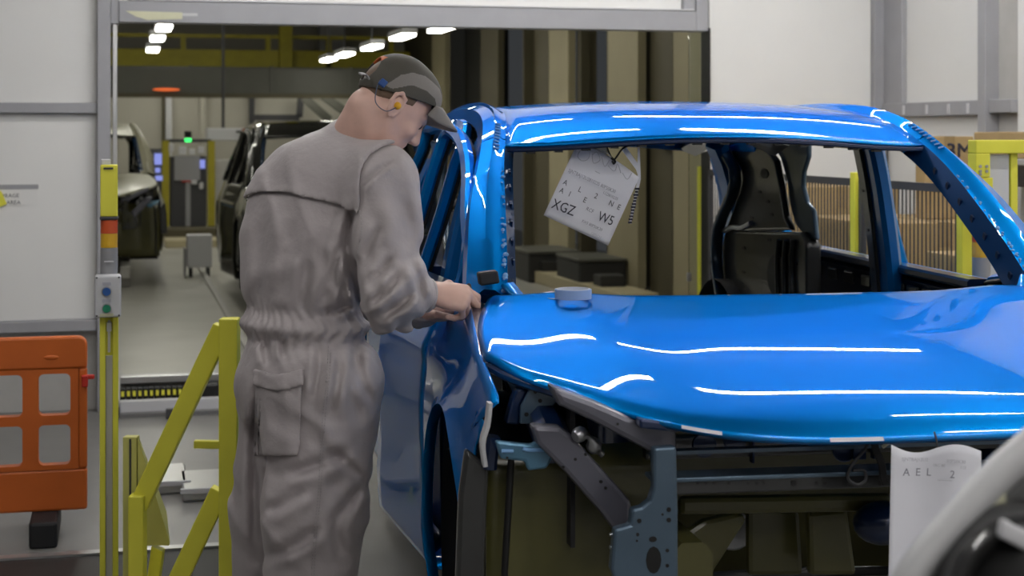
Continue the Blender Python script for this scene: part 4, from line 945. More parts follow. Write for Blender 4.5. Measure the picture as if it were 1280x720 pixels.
for a, b in ((1225, 208), (1233, 208), (1225, 214), (1233, 214), (1225, 230), (1225, 218)):
    q = pp(a, b); MB().disc((q[0], YP-.001, q[2]), (0, -1, 0), .006, .004, 10).build('bolt', 'steel', t, world=True)
MB().box((x1+.01, YP+.035, .3), (xh-.005, YP+.05, z1-.004)).build('grey_infill', 'light_grey', t, world=True)
# yellow A-frame guard near the person
DG = 4.9
def gq(px, py, dd=0): return Q(px, py, DG+dd)
t = thing('safety_guard', 'yellow welded guard frame with slanted braces beside the person', 'guard', (*gq(287, 785)[:2], 0))
def gz(px): return gq(px, 785)*np.array([1, 1, 0])
pt = gq(287, 397.5); m = MB(); m.obox((pt+gz(287))/2, Rt*.0285, Fw*.03, (pt-gz(287))/2); m.build('post', 'yellow', t, world=True, bevel=.004)
def brace(a, b, wid, name='brace'):
    p, q = gq(*a, .02), gq(*b, .02); tdir = (q-p); tdir /= np.linalg.norm(tdir); n = np.cross(tdir, Fw); n /= np.linalg.norm(n)
    MB().obox((p+q)/2, n*wid/2, Fw*.026, (q-p)/2).build(name, 'yellow', t, world=True, bevel=.004)
brace((279, 408), (174, 632), .058); brace((276, 612), (172, 832), .058)
pt = gq(172, 618); m = MB(); m.obox((pt+gz(172))/2, Rt*.0235, Fw*.028, (pt-gz(172))/2); m.build('short_post', 'yellow', t, world=True, bevel=.004)
MB().obox(gz(230)+Up*.006, Rt*.18, Fw*.06, Up*.006).build('foot_plate', 'yellow', t, world=True)
t = thing('guard_bracket', 'small pale yellow upright bracket with triangular web behind the guard frame', 'bracket', (*Q(165, 757, 5.02)[:2], 0))
b0 = Q(164, 545, 5.02); g0 = Q(164, 757, 5.02)*np.array([1, 1, 0])
mat('yellow_pale', (.55, .53, .16), .5)
MB().obox((b0+g0)/2, Rt*.022, Fw*.02, (b0-g0)/2).build('upright', 'yellow_pale', t, world=True, bevel=.003)
MB().obox((b0+g0)/2-Fw*.021+Rt*.002, Rt*.003, Fw*.002, (b0-g0)/2*.98).build('groove', 'dark_grey', t, world=True)
MB().prism([Q(172, 546, 5.00), Q(212, 678, 4.99), Q(211, 682, 4.99), Q(173, 682, 5.00)], Fw*.006).build('web', 'yellow_pale', t, world=True)
MB().prism([Q(172, 546, 5.00), Q(212, 678, 4.99), Q(208, 640, 5.12), Q(173, 546, 5.09)], Fw*.004).build('web_back', 'yellow_pale', t, world=True)
MB().obox(Q(193, 720, 5.01), Rt*.018+Up*-.008, Fw*.02, Up*.09+Rt*.012).build('foot_tube', 'yellow', t, world=True, bevel=.003)
# orange barrier by the wall
DB = 6.25
def bq(px, py, dd=0): p = onY(px, py, DB+dd); return p
t = thing('plastic_barrier', 'orange plastic barrier panel with rounded windows against the wall', 'barrier', (bq(0, 640)[0]-.3, DB, 0))
def zb_(py): return bq(50, py)[2]
def xb_(px): return bq(px, 500)[0]
cols = [(-132, -72), (-72, -12), (-22+10-0, 38), (38, 98)]; cols = [(-142, -82), (-82, -22), (-22, 38), (38, 98)]
rowsz = [(462, 526), (526, 588)]
m = MB(); th = .05
def rrect(x0, x1, z0, z1, r, n=6):
    pts = []
    for cx_, cz_, a0 in ((x1-r, z1-r, 0), (x0+r, z1-r, 90), (x0+r, z0+r, 180), (x1-r, z0+r, 270)):
        for k in range(n+1): a = math.radians(a0+90*k/n); pts.append((cx_+r*math.cos(a), cz_+r*math.sin(a)))
    return pts
def cell(m, ox0, ox1, oz0, oz1, ix0, ix1, iz0, iz1, r, y0, y1):
    inn = rrect(ix0, ix1, iz0, iz1, r); out = []
    for (x, z) in inn:
        cx_, cz_ = (ix0+ix1)/2, (iz0+iz1)/2; dx, dz = x-cx_, z-cz_
        sx_ = (ox1-cx_ if dx > 0 else cx_-ox0)/max(abs(dx), 1e-6); sz_ = (oz1-cz_ if dz > 0 else cz_-oz0)/max(abs(dz), 1e-6); k = min(sx_, sz_)
        out.append((cx_+dx*k, cz_+dz*k))
    c = lambda P, y: [(x, y, z) for x, z in P+[P[0]]]
    m.grid([c(out, y0), c(inn, y0), c(inn, y1), c(out, y1)])
for a, b in cols:
    for c_, d_ in rowsz: cell(m, xb_(a), xb_(b), zb_(d_), zb_(c_), xb_(a+10), xb_(b-10), zb_(d_-6), zb_(c_+6), .02, DB, DB+th)
m.build('window_grid', 'orange_plastic', t, world=True, smooth=35)
xl, xr = xb_(-142), xb_(98)
m = MB(); m.prism([(x, DB, z) for x, z in [(xl-.03, zb_(462)), (xr, zb_(462)), (xr+.032, zb_(462))]+[(xr+.032-.035+.035*math.cos(a), zb_(422)-.035+.035*math.sin(a)) for a in np.linspace(0, math.pi/2, 6)]+[(xl-.03, zb_(422))]], (0, th, 0)); m.build('top_board', 'orange_plastic', t, world=True, bevel=.008)
MB().box((xl-.03, DB, zb_(640)), (xr+.032, DB+th, zb_(588))).build('bottom_board', 'orange_plastic', t, world=True, bevel=.01)
MB().box((xr, DB, zb_(588)), (xr+.032, DB+th, zb_(462))).build('end_stile', 'orange_plastic', t, world=True, bevel=.008)
MB().box((xl-.03, DB, zb_(588)), (xl, DB+th, zb_(462))).build('end_stile', 'orange_plastic', t, world=True, bevel=.008)
for xx in (xl+.1, xr-.12): MB().box((xx-.05, DB-.18, 0), (xx+.05, DB+th+.18, max(.04, zb_(640)))).build('foot', 'rubber', t, world=True, bevel=.01)
q = bq(106, 476); MB().obox(q, (.012, 0, 0), (0, .02, 0), (0, 0, .022)).build('hook', 'red_plastic', t, world=True, bevel=.005)
q = bq(112, 471); MB().obox(q, (.018, 0, 0), (0, .012, 0), (0, 0, .008)).build('hook_pin', 'red_plastic', t, world=True, bevel=.004)
q = bq(64, 447); MB().ellipsoid((q[0], DB+.002, q[2]), (.03, .006, .010)).build('emblem_boss', 'orange_plastic', t, world=True, smooth=60)
# storage sign on the wall
t = thing('wall_sign', 'white STORAGE AREA notice taped to the white wall panel', 'sign', tuple(onY(10, 256, YW+.028)))
yS = YW+.026
A, B = onY(-30, 258, yS), onY(47, 232, yS); MB().box((A[0], yS, A[2]), (B[0], yS+.003, B[2])).build('sheet', 'panel_white', t, world=True)
A, B = onY(-30, 237, yS), onY(48, 230.5, yS); MB().box((A[0], yS-.002, A[2]), (B[0], yS, B[2])).build('tape', 'frame_grey', t, world=True)
Mi = rootmat(t).inverted()
for s, px, py in (('STORAGE', -8, 247), ('AREA', 8, 255.5)):
    o = onY(px, py, yS-.001); text_mesh('lettering', s, .030, 'ink', t, Mi @ frame_mat(o, (1, 0, 0), (0, 0, 1)))
o = MB().prism([onY(a, b, YW+.01) for a, b in ((-12, 262), (-6, 234), (2, 240), (8.5, 255), (2, 258))], (0, .012, 0)).build('yellow_placard', 'yellow'); tag(o, 'yellow corner placard hanging on the wall beside the storage notice', 'sign')
# glass fin at the right edge of the opening
t = thing('glass_screen', 'tall clear glass screen at the edge of the opening', 'glass screen', (OX1-.1, YW+.15, 0))
gx0, gx1 = onY(861.5, 100, YW+.12)[0], onY(887, 100, YW+.12)[0]
MB().box((gx0, YW+.12, .02), (gx1, YW+.13, OZ-.002)).build('pane', 'glass', t, world=True)
for z in (1.45, .62): MB().box((gx0-.012, YW+.112, z), (gx0+.012, YW+.138, z+.05)).build('clamp', 'steel', t, world=True, bevel=.003)
MB().box((gx0, YW+.11, 0), (gx1, YW+.14, .02)).build('shoe', 'alu', t, world=True)
o = MB().box((onY(874, 0, YW+.5)[0], YW+.5, 0), (onY(880, 0, YW+.5)[0], YW+.54, onY(877, 208, YW+.5)[2])).build('hall_yellow_post', 'yellow'); tag(o, 'slim yellow post standing behind the glass screen', 'post')

# ================================================================ SAFETY FENCE AND BOXES
XF = 3.38; ZF = 1.30
def fence(y0, y1, label):
    t = thing('safety_fence', label, 'fence', (XF, (y0+y1)/2, 0))
    L = (y1-y0)/2-.045
    for z, h in ((ZF-.035, .035), (.12, .03), (.75, .012)): MB().box((-.012, -L, z), (.012, L, z+h)).build('rail', 'dark_grey', t)
    for s in (-1, 1): MB().box((-.012, s*L-.015, .12), (.012, s*L+.015, ZF)).build('stile', 'dark_grey', t)
    n = int(2*L/.036); b0 = MB().box((-.0025, -.0025, .15), (.0025, .0025, ZF-.035)).build('bar', 'dark_grey', t)
    b0.location = (0, -L+.036, 0)
    for k in range(2, n): share(b0, (0, -L+.036*k, 0), t)
for a, b, lab in ((5.95, 6.94, 'dark barred fence panel between the two yellow fence posts'), (6.94, 7.93, 'middle dark barred fence panel in front of the boxes'), (7.93, 8.92, 'dark barred fence panel ending at the white wall')):
    fence(a, b, lab)
for yy, lab in ((5.95, 'yellow fence post beside the light post'), (6.94, 'yellow fence post between two barred panels'), (7.93, 'yellow fence post farther along the barred fence')):
    t = thing('fence_post', lab, 'post', (XF, yy, 0))
    MB().box((-.03, -.025, 0), (.03, .025, ZF+.03)).build('tube', 'yellow', t, bevel=.004); MB().box((-.06, -.06, 0), (.06, .06, .01)).build('foot_plate', 'yellow', t)
def carton(x0, x1, y0, y1, z0, z1, label, lab=True, m='cardboard', text=None):
    t = thing('cardboard_box', label, 'box', ((x0+x1)/2, (y0+y1)/2, z0)); a, b, h = (x1-x0)/2, (y1-y0)/2, z1-z0
    MB().box((-a, -b, 0), (a, b, h)).build('carton', m, t, bevel=.006)
    MB().box((-.03, -b-.001, h-.12), (.03, b+.001, h+.0012)).build('packing_tape', 'cardboard_dark', t)
    if lab:
        MB().box((-a-.002, -.12, h*.30), (-a, .08, h*.62)).build('white_label', 'paper', t)
        MB().box((a*.1, -b-.002, h*.30), (a*.1+.13, -b, h*.62)).build('white_label', 'paper', t)
    if text:
        px_, py_, hh = text; o = onY(px_, py_, y0-.003); sc = np.linalg.norm(onY(px_+10, py_, y0)-o)/10
        for q in [text_mesh('lettering', '3M', hh*sc/.70, 'ink', t, rootmat(t).inverted() @ frame_mat(o, (1, 0, 0), (0, 0, 1)) @ Matrix.Diagonal((1.12, 1, 1, 1)), extrude=.0015)]:
            md = q.modifiers.new('fat', 'SOLIDIFY'); md.thickness = .004; md.offset = 0
    return t
def pallet(y0, y1, label):
    t = thing('pallet', label, 'pallet', (3.9, (y0+y1)/2, 0)); L = (y1-y0)/2
    for k in range(5): MB().box((-.42+k*.185, -L, .10), (-.42+k*.185+.12, L, .125)).build('deck_board', 'wood_strip', t)
    for yy in (-L+.05, 0, L-.05): MB().box((-.42, yy-.05, 0), (.44, yy+.05, .10)).build('block', 'wood_strip', t)
pallet(5.9, 6.75, 'wooden pallet carrying boxes nearest the gate frame'); pallet(6.95, 7.95, 'wooden pallet under the box printed 3M'); pallet(8.05, 8.9, 'wooden pallet with boxes close to the white wall')
carton(3.50, 4.30, 5.95, 6.7, .127, .62, 'wide cardboard box nearest the gate frame')
carton(3.55, 4.25, 6.0, 6.6, .622, .98, 'cardboard box with white label on top of the box nearest the gate frame')
carton(3.50, 4.28, 7.0, 7.9, .127, .66, 'wide cardboard box at the bottom under the box printed 3M')
carton(3.52, 4.26, 7.05, 7.85, .662, 1.08, 'labelled cardboard box directly below the box printed 3M')
x1 = onY(1217.5, 180, 7.3)[0]
carton(onY(1156, 180, 7.3)[0], x1, 7.3, 7.40, 1.082, onY(1190, 170.5, 7.3)[2], 'upright cardboard box printed 3M above the fence', False, text=(1183, 196.5, 15.2))
carton(3.50, 4.28, 8.1, 8.85, .127, .70, 'lowest cardboard box of the stack by the white wall')
carton(3.52, 4.2, 8.12, 8.8, .702, 1.22, 'cardboard box with large white label topping the stack by the white wall')
t = thing('wall_shelf', 'small grey wall shelf carrying a cardboard box', 'shelf', (4.40, 6.9, 1.36))
MB().box((-.2, -.45, 0), (.155, .55, .03)).build('board', 'kick_grey', t, bevel=.004)
for yy in (-.3, .4): MB().box((-.15, yy-.015, -.12), (.155, yy+.015, 0)).build('bracket', 'frame_grey', t)
carton(4.22, 4.54, 6.6, 7.35, 1.392, 1.52, 'flat cardboard box lying on the wall shelf', False)
carton(3.55, 4.1, 4.9, 5.25, 0, .72, 'tall pale carton standing before the gate frame', True)

# ================================================================ PERSON (signed distance shapes -> one continuous surface each)
class SDF:
    def __init__(s, lo, hi, h):
        s.lo = np.array(lo, float); s.h = h; s.n = np.ceil((np.array(hi)-s.lo)/h).astype(int)+1
        s.f = np.full(s.n, .2, np.float32)
    def sub(s, lo, hi):
        a = np.clip(np.floor((np.array(lo)-s.lo)/s.h).astype(int), 0, s.n-1); b = np.clip(np.ceil((np.array(hi)-s.lo)/s.h).astype(int)+1, 1, s.n)
        sl = tuple(slice(int(a[i]), int(b[i])) for i in range(3))
        ax = [(s.lo[i]+s.h*np.arange(a[i], b[i])).astype(np.float32) for i in range(3)]
        return sl, np.meshgrid(*ax, indexing='ij')
    def mix(s, sl, d, k, mode):
        f = s.f[sl]
        if mode == 'cut': d = -d
        if mode == 'add':
            h = np.clip(.5+.5*(f-d)/k, 0, 1); s.f[sl] = f*(1-h)+d*h-k*h*(1-h)
        else:
            h = np.clip(.5-.5*(f-d)/k, 0, 1); s.f[sl] = f*(1-h)+d*h+k*h*(1-h)
    def cone(s, a, b, ra, rb, k=.02, squash=None, mode='add'):
        a, b = np.array(a, float), np.array(b, float); R = max(ra, rb); mg = R*(1.6 if squash else 1)+k+.012
        sl, (X, Y, Z) = s.sub(np.minimum(a, b)-mg, np.maximum(a, b)+mg)
        ba = b-a; L2 = ba@ba+1e-9; px, py, pz = X-a[0], Y-a[1], Z-a[2]
        t = np.clip((px*ba[0]+py*ba[1]+pz*ba[2])/L2, 0, 1); px, py, pz = px-t*ba[0], py-t*ba[1], pz-t*ba[2]
        sc = 1.0
        if squash is not None:
            n, q = np.array(squash[0], float), squash[1]; n = n/np.linalg.norm(n); dn = (px*n[0]+py*n[1]+pz*n[2])*(1/q-1)
            px, py, pz = px+dn*n[0], py+dn*n[1], pz+dn*n[2]; sc = min(1, q)
        d = (np.sqrt(px*px+py*py+pz*pz)-(ra+(rb-ra)*t))*(sc if sc < 1 else 1)
        s.mix(sl, d.astype(np.float32), k, mode)
    def ell(s, c, r, fr, k=.02, mode='add'):
        c = np.array(c, float); R = max(r); mg = R+k+.012
        sl, (X, Y, Z) = s.sub(c-mg, c+mg); q = 0; g = 0
        for ri, ax in zip(r, fr):
            u = ((X-c[0])*ax[0]+(Y-c[1])*ax[1]+(Z-c[2])*ax[2]); q = q+(u/ri)**2; g = g+(u/ri**2)**2
        k0 = np.sqrt(q); k1 = np.sqrt(g)+1e-6; d = k0*(k0-1)/k1
        s.mix(sl, d.astype(np.float32), k, mode)
def surface(F, lo, h, smooth=0):
    f = F; S_ = f < 0; n = f.shape
    c = np.zeros((n[0]-1, n[1]-1, n[2]-1), np.int8)
    for i in (0, 1):
        for j in (0, 1):
            for k in (0, 1): c += S_[i:n[0]-1+i, j:n[1]-1+j, k:n[2]-1+k]
    act = (c > 0) & (c < 8); idx = np.argwhere(act); vid = np.full(c.shape, -1, np.int64); vid[act] = np.arange(len(idx))
    cor = [(i, j, k) for i in (0, 1) for j in (0, 1) for k in (0, 1)]
    val = {q: f[idx[:, 0]+q[0], idx[:, 1]+q[1], idx[:, 2]+q[2]] for q in cor}
    acc = np.zeros((len(idx), 3)); cnt = np.zeros(len(idx))
    for a in cor:
        for ax in range(3):
            if a[ax] == 0:
                b = list(a); b[ax] = 1; b = tuple(b); va, vb = val[a], val[b]; cross = (va < 0) != (vb < 0)
                t = np.where(cross, va/(va-vb+1e-12*(va == vb)), 0); p = np.tile(np.array(a, float), (len(idx), 1)); p[:, ax] += t
                acc += p*cross[:, None]; cnt += cross
    V = (idx+acc/np.maximum(cnt, 1)[:, None])*h+lo
    Fs = []
    for ax in range(3):
        sl0 = [slice(None)]*3; sl1 = [slice(None)]*3; sl0[ax] = slice(0, n[ax]-1); sl1[ax] = slice(1, n[ax])
        A, B = S_[tuple(sl0)], S_[tuple(sl1)]; E_ = np.argwhere(A != B); o1, o2 = (ax+1) % 3, (ax+2) % 3
        ok = (E_[:, o1] > 0) & (E_[:, o2] > 0) & (E_[:, o1] < n[o1]-1) & (E_[:, o2] < n[o2]-1); E_ = E_[ok]
        def cell_(d1, d2): q = E_.copy(); q[:, o1] -= d1; q[:, o2] -= d2; return vid[q[:, 0], q[:, 1], q[:, 2]]
        Q4 = np.stack([cell_(1, 1), cell_(0, 1), cell_(0, 0), cell_(1, 0)], 1); fl = ~A[E_[:, 0], E_[:, 1], E_[:, 2]]
        Q4[fl] = Q4[fl][:, ::-1]; Fs.append(Q4)
    return V, np.concatenate(Fs)
def np_mesh(name, V, F_, mats, parent, mi=None, smooth_it=0):
    o0 = np.array(parent.location); V = V-o0
    me = bpy.data.meshes.new(name); me.from_pydata(V.tolist(), [], F_.tolist())
    for q in (mats if isinstance(mats, (list, tuple)) else [mats]): me.materials.append(MATS[q])
    if mi is not None: me.polygons.foreach_set('material_index', np.asarray(mi, np.int32))
    me.shade_smooth(); o = bpy.data.objects.new(name, me); COL.objects.link(o); o.parent = parent
    if smooth_it:
        q = o.modifiers.new('smooth', 'SMOOTH'); q.factor = .5; q.iterations = smooth_it
    return o

AL = math.radians(45)
PF = Rt*math.cos(AL)+Fw*math.sin(AL); PLf = -Rt*math.sin(AL)+Fw*math.cos(AL)      # facing, left hand side
person = thing('person', 'person in grey coveralls and dark cap bending over the blue car fender', 'person', (*Q(365, 870, 4.25)[:2], 0))
D0 = 4.25
# ---- coverall
rs = Q(480, 226, 4.11); el = Q(490, 366, 4.03); wr_ = Q(528, 371, 4.08)
ls = Q(378, 224, 4.40); ell_ = Q(455, 372, 4.56); wl = Q(526, 392, 4.40)
C = SDF(np.array([-.06, 3.80, -.02]), np.array([.98, 4.75, 1.66]), .006)
pel = Q(386, 462, D0); wst = Q(378, 404, D0); mid = Q(383, 345, D0); che = Q(394, 285, D0); upc = Q(418, 224, D0); nb = Q(440, 186, D0+.0)
fr_t = (PLf, PF, Up)
C.ell(pel, (.195, .150, .15), fr_t, .04); C.ell(pel-Up*.04-PF*.03, (.19, .15, .13), fr_t, .05)
C.ell(wst, (.180, .130, .10), fr_t, .04)
C.ell(mid, (.192, .140, .15), fr_t, .05); C.ell(che, (.200, .150, .17), fr_t, .06)
C.cone(Q(372, 330, D0+.04), Q(358, 262, D0+.07), .10, .10, .06)
C.ell(upc, (.195, .125, .11), fr_t, .06)
C.cone(upc, nb+Up*.005, .11, .066, .05)
C.cone(rs, ls, .080, .080, .05)
C.cone(Q(366, 222, 4.34), Q(436, 184, 4.28), .056, .056, .03)
C.cone(Q(340, 250, 4.36), Q(372, 215, 4.34), .05, .056, .04)
for a, b, ra, rb in ((rs, el, .086, .074), (el, wr_, .074, .047)): C.cone(a, b, ra, rb, .035)
C.cone(el-Up*.012-PF*.01, el-Up*.012+Rt*.02, .07, .07, .03)
for a, b, ra, rb in ((ls, ell_, .082, .068), (ell_, wl, .068, .042)): C.cone(a, b, ra, rb, .035)
rh = Q(414, 478, 4.17); rk = Q(392, 640, 4.14); ra_ = Q(384, 846, 4.16); lh = Q(358, 478, 4.33); lk = Q(338, 640, 4.36); la_ = Q(336, 846, 4.40)
rf = lambda p: p
for a, b, r0, r1 in ((rh, rk, .128, .128), (rk, ra_, .128, .105), (lh, lk, .118, .105), (lk, la_, .105, .095)): C.cone(a, b, r0, r1, .04)
C.cone(rh-PF*.02-Up*.02, rh-PF*.02-Up*.08, .13, .12, .05)
# folds
gx = [C.lo[i]+C.h*np.arange(C.n[i]) for i in range(3)]; X, Y, Z = np.meshgrid(*[g.astype(np.float32) for g in gx], indexing='ij')
def along(v): v = np.array(v, float); v = v/np.linalg.norm(v); return X*v[0]+Y*v[1]+Z*v[2]
a_side = along(Rt); a_fwd = along(Fw); zw = float(wst[2])
phi = np.arctan2(a_fwd-float(wst@Fw), a_side-float(wst@Rt))
gath = np.exp(-((Z-zw)/.055)**2)*(.0042*np.sin(phi*34+3*np.sin(Z*60))+.003*np.sin(phi*21+1.3))
belt = .012*np.exp(-((Z-zw)/.016)**2)-.006*np.exp(-((Z-zw-.04)/.018)**2)-.006*np.exp(-((Z-zw+.042)/.018)**2)
def wav(k, ph, amp, zc=None, zs=None, warp=.0):
    u = along(k)+warp*np.sin(X*19+Z*13)+warp*.6*np.sin(Y*23-Z*17); L = np.linalg.norm(k); v = np.sin(u*L+ph); v = np.where(v > 0, v**1.5, -.35*np.abs(v)); return amp*v*(np.exp(-((Z-zc)/zs)**2) if zc is not None else 1)
sl = np.exp(-(((a_side-float(el@Rt))/.075)**2+((Z-float(el[2])-.01)/.085)**2+((a_fwd-float(el@Fw))/.14)**2))
folds = wav(Rt*46+Up*14, .4, .0075, 1.30, .20, .02)+wav(Rt*34-Up*30, 1.2, .006, 1.18, .12, .02)+wav(Rt*30+Up*34, 2.0, .006, .62, .28, .025)+wav(Rt*40-Up*16, .7, .006, .70, .3, .03)+wav(Rt*18+Up*60, .2, .004, .78, .1, .02)
folds = folds+sl*(.011*np.sin((Z*.8-a_side*.55)*95+.5)+.006*np.sin((Z+a_side)*70))
arm_s = np.exp(-(((a_side-float((rs@Rt+el@Rt)/2))/.09)**2+((a_fwd-float(rs@Fw))/.14)**2))*np.exp(-((Z-1.28)/.16)**2)
folds = folds+arm_s*.006*np.sin((a_side*.9+Z*.35)*80)
hem = np.exp(-((Z-.12)/.10)**2)*.008*np.sin(Z*90+phi*2)
C.f -= (gath+belt+folds*.9+hem).astype(np.float32)
CREASES = [(((446, 244), (433, 300), (440, 345), (456, 398)), 5, .012), (((426, 300), (419, 345), (424, 372)), 5, .010), (((434, 325), (427, 385)), 4, .009), (((404, 394), (425, 385), (444, 378)), 5, .008),
 (((330, 262), (326, 390)), 12, .010), (((362, 268), (352, 385)), 12, .009), (((388, 320), (374, 396)), 9, .009), (((402, 300), (410, 350), (398, 395)), 7, .008),
 (((458, 384), (480, 366), (502, 342)), 5, .012), (((474, 397), (500, 382), (522, 362)), 5, .011), (((464, 352), (478, 338), (492, 318)), 5, .009), (((512, 325), (524, 350), (530, 384)), 5, .009), (((456, 330), (466, 300), (480, 280)), 6, .007), (((500, 240), (508, 290), (512, 320)), 9, .007),
 (((450, 236), (470, 216), (494, 200)), 3, .006), (((330, 426), (336, 458)), 5, .008), (((352, 424), (356, 450)), 4, .006), (((400, 430), (398, 470), (392, 505)), 5, .009), (((426, 438), (422, 480), (410, 525)), 5, .010), (((442, 430), (452, 470), (464, 510)), 6, .010),
 (((350, 594), (395, 582), (440, 560)), 7, .010), (((330, 642), (360, 626), (384, 608)), 7, .009), (((402, 560), (430, 578), (460, 604)), 7, .009), (((412, 650), (434, 632), (452, 606)), 6, .010), (((336, 696), (370, 680), (404, 656)), 7, .010), (((322, 470), (318, 560), (320, 700)), 6, .012), (((430, 700), (420, 660), (440, 640)), 7, .008),
 (((448, 430), (440, 480), (452, 540)), 8, .008)]
def crease(pts, wpx, dep):
    P = cr(pts, 14); lo_ = np.min([Q(p[0]-30, p[1]+30, d) for p in P for d in (3.9, 4.45)], 0); hi_ = np.max([Q(p[0]+30, p[1]-30, d) for p in P for d in (3.9, 4.45)], 0)
    sl_, (x, y, z) = C.sub(np.minimum(lo_, hi_), np.maximum(lo_, hi_)); fw = x*Fw[0]+y*Fw[1]; u = HX+FPX*(x*Rt[0]+y*Rt[1])/fw; v = HY-FPX*(z-HC)/fw
    best = np.full(x.shape, 1e9, np.float32); sg = np.zeros(x.shape, np.float32); tt = np.zeros(x.shape, np.float32)
    for i in range(13):
        a, b = P[i], P[i+1]; d = b-a; t_ = np.clip(((u-a[0])*d[0]+(v-a[1])*d[1])/(d@d), 0, 1); dx, dy = u-a[0]-t_*d[0], v-a[1]-t_*d[1]; q = dx*dx+dy*dy; m_ = q < best
        best = np.where(m_, q, best); sg = np.where(m_, np.sign(d[0]*dy-d[1]*dx), sg); tt = np.where(m_, (i+t_)/13, tt)
    r = np.sqrt(best)*sg; taper = np.clip(np.sin(np.pi*np.clip(tt, .04, .96))*1.5, 0, 1); front = np.clip((4.36-fw)/.06, 0, 1)
    C.f[sl_] += (dep*1.6*taper*front*(np.exp(-(r/wpx)**2)-.75*np.exp(-((r-2.0*wpx)/(1.3*wpx))**2)-.45*np.exp(-((r+2.2*wpx)/(1.5*wpx))**2))).astype(np.float32)
for cpts, cw, cd in CREASES: crease(cpts, cw, cd)
C.f = np.maximum(C.f, -(Z-.055))                                  # trouser hems
dn = (nb-upc)/np.linalg.norm(nb-upc); hd0 = Q(468, 168, D0)-nb; hd0 = hd0/np.linalg.norm(hd0)
V, F_ = surface(C.f, C.lo, C.h); coverall = np_mesh('coverall', V, F_, 'coverall', person, smooth_it=2)
# yoke flap, pocket, seams: shells over the coverall surface
def shell(region, off_, th, name, m, par=coverall):
    g = np.maximum(np.abs(C.f-off_)-th, region.astype(np.float32)); v, f = surface(g, C.lo, C.h)
    if len(v): 
        o = np_mesh(name, v, f, m, person, smooth_it=2); o.parent = par; return o
a_lat = along(PLf); a_pf = along(PF); cl, cf = float(upc@PLf), float(upc@PF)
pxs = HX+FPX*(a_side/a_fwd); pys = HY-FPX*(Z-HC)/a_fwd
U = (a_lat-cl)                                                     # + to the left side
zh = float(Q(0, 252, D0)[2])+.03*np.sin((U+.2)*7)-.10*np.maximum(0, -U-.02)*.9
reg = np.maximum.reduce([zh-Z, (a_pf-cf)-.075+.25*np.abs(U), np.abs(U)-.225])
shell(reg, .007, .0062, 'yoke_flap', 'coverall')
sx0 = (-U-.175)
reg = np.maximum.reduce([np.abs(-U-.165+.12*(Z-1.38))-.006, (a_pf-cf)-.06, -(a_pf-cf)-.2, Z-1.49, 1.10-Z])
# pocket on the seat
pk = Q(345, 478, D0)
PU = -(a_lat-float(pk@PLf))-.105
pocket = np.maximum.reduce([(np.abs(pxs-347+(pys-520)*.04)-29)/470, (np.abs(pys-524)-46)/470, a_fwd-4.30])
shell(pocket, .006, .0062, 'pocket', 'coverall')
flap = np.maximum.reduce([(np.abs(pxs-348)-32)/470, (np.abs(pys-474-4*np.cos((pxs-348)*.075))-11)/470, a_fwd-4.30])
shell(flap, .014, .0062, 'pocket_flap', 'coverall')
# stitched side seam: small stitches laid on the surface
def surf_pt(px, py, far=False):
    for d in np.arange(3.9, 4.6, .003):
        p = Q(px, py, d); i = np.round((p-C.lo)/C.h).astype(int)
        if (i < 0).any() or (i >= C.n).any(): continue
        if C.f[tuple(i)] < .003: return p
    return None
m = MB()
P = cr([(412, 432), (410, 470), (405, 520), (402, 570), (399, 620), (394, 670), (391, 719), (389, 760)], 84)
for k in range(0, 83):
    for dx in (-1.6, 1.6):
        p, q = surf_pt(P[k][0]+dx, P[k][1]), surf_pt(P[k][0]*.4+P[k+1][0]*.6+dx, P[k][1]*.4+P[k+1][1]*.6)
        if p is not None and q is not None and np.linalg.norm(p-q) < .03: m.bar(p, q, .0016, .0016)
for pts in (((377, 487), (376, 520), (375, 545), (372, 566)), ((447, 240), (452, 285), (446, 320))):
    P = cr(pts, 26)
    for k in range(25):
        p, q = surf_pt(*P[k]), surf_pt(*(P[k]*.4+P[k+1]*.6))
        if p is not None and q is not None and np.linalg.norm(p-q) < .03: m.bar(p-Fw*.004, q-Fw*.004, .0016, .0016)
o = m.build('stitching', 'stitch', person, world=True); o['kind'] = 'stuff'; o.parent = coverall
# ---- body: head, neck, arms inside the sleeves, hands; one surface
HA, HP = math.radians(24), math.radians(43)
hb = Rt*math.cos(HA)+Fw*math.sin(HA); Hf = hb*math.cos(HP)-Up*math.sin(HP); Hu = hb*math.sin(HP)+Up*math.cos(HP); Hr = np.cross(Hf, Hu)
HCn = Q(497, 127, 4.21)
B = SDF(np.array([.30, 3.86, 1.00]), np.array([1.02, 4.66, 1.82]), .0036)
hp = lambda f, r, u: HCn+Hf*f+Hr*r+Hu*u
frh = (Hf, Hr, Hu)
B.cone(Q(436, 190, D0), hp(-.045, 0, -.07), .068, .058, .03); B.cone(Q(447, 192, D0+.01), hp(-.01, 0, -.10), .058, .052, .03)
B.cone(Q(425, 215, D0), Q(392, 300, D0), .09, .09, .03)
B.ell(hp(-.012, 0, .012), (.098, .077, .092), frh, .01)
B.ell(hp(.028, 0, -.045), (.066, .060, .075), frh, .03); B.ell(hp(.045, 0, -.098), (.036, .038, .030), frh, .03)
for s in (-1, 1):
    B.cone(hp(-.012, s*.056, -.055), hp(.05, s*.030, -.112), .020, .016, .025)       # jaw
    B.ell(hp(.060, s*.040, -.045), (.022, .022, .018), frh, .02)                       # cheek bone
    B.ell(hp(.090, s*.031, -.012), (.013, .017, .010), frh, .010, 'cut')               # eye socket
    B.ell(hp(.074, s*.031, -.014), (.012, .013, .0115), frh, .004)
    B.cone(hp(.088, s*.014, .006), hp(.074, s*.046, .008), .0075, .007, .010)         # brow
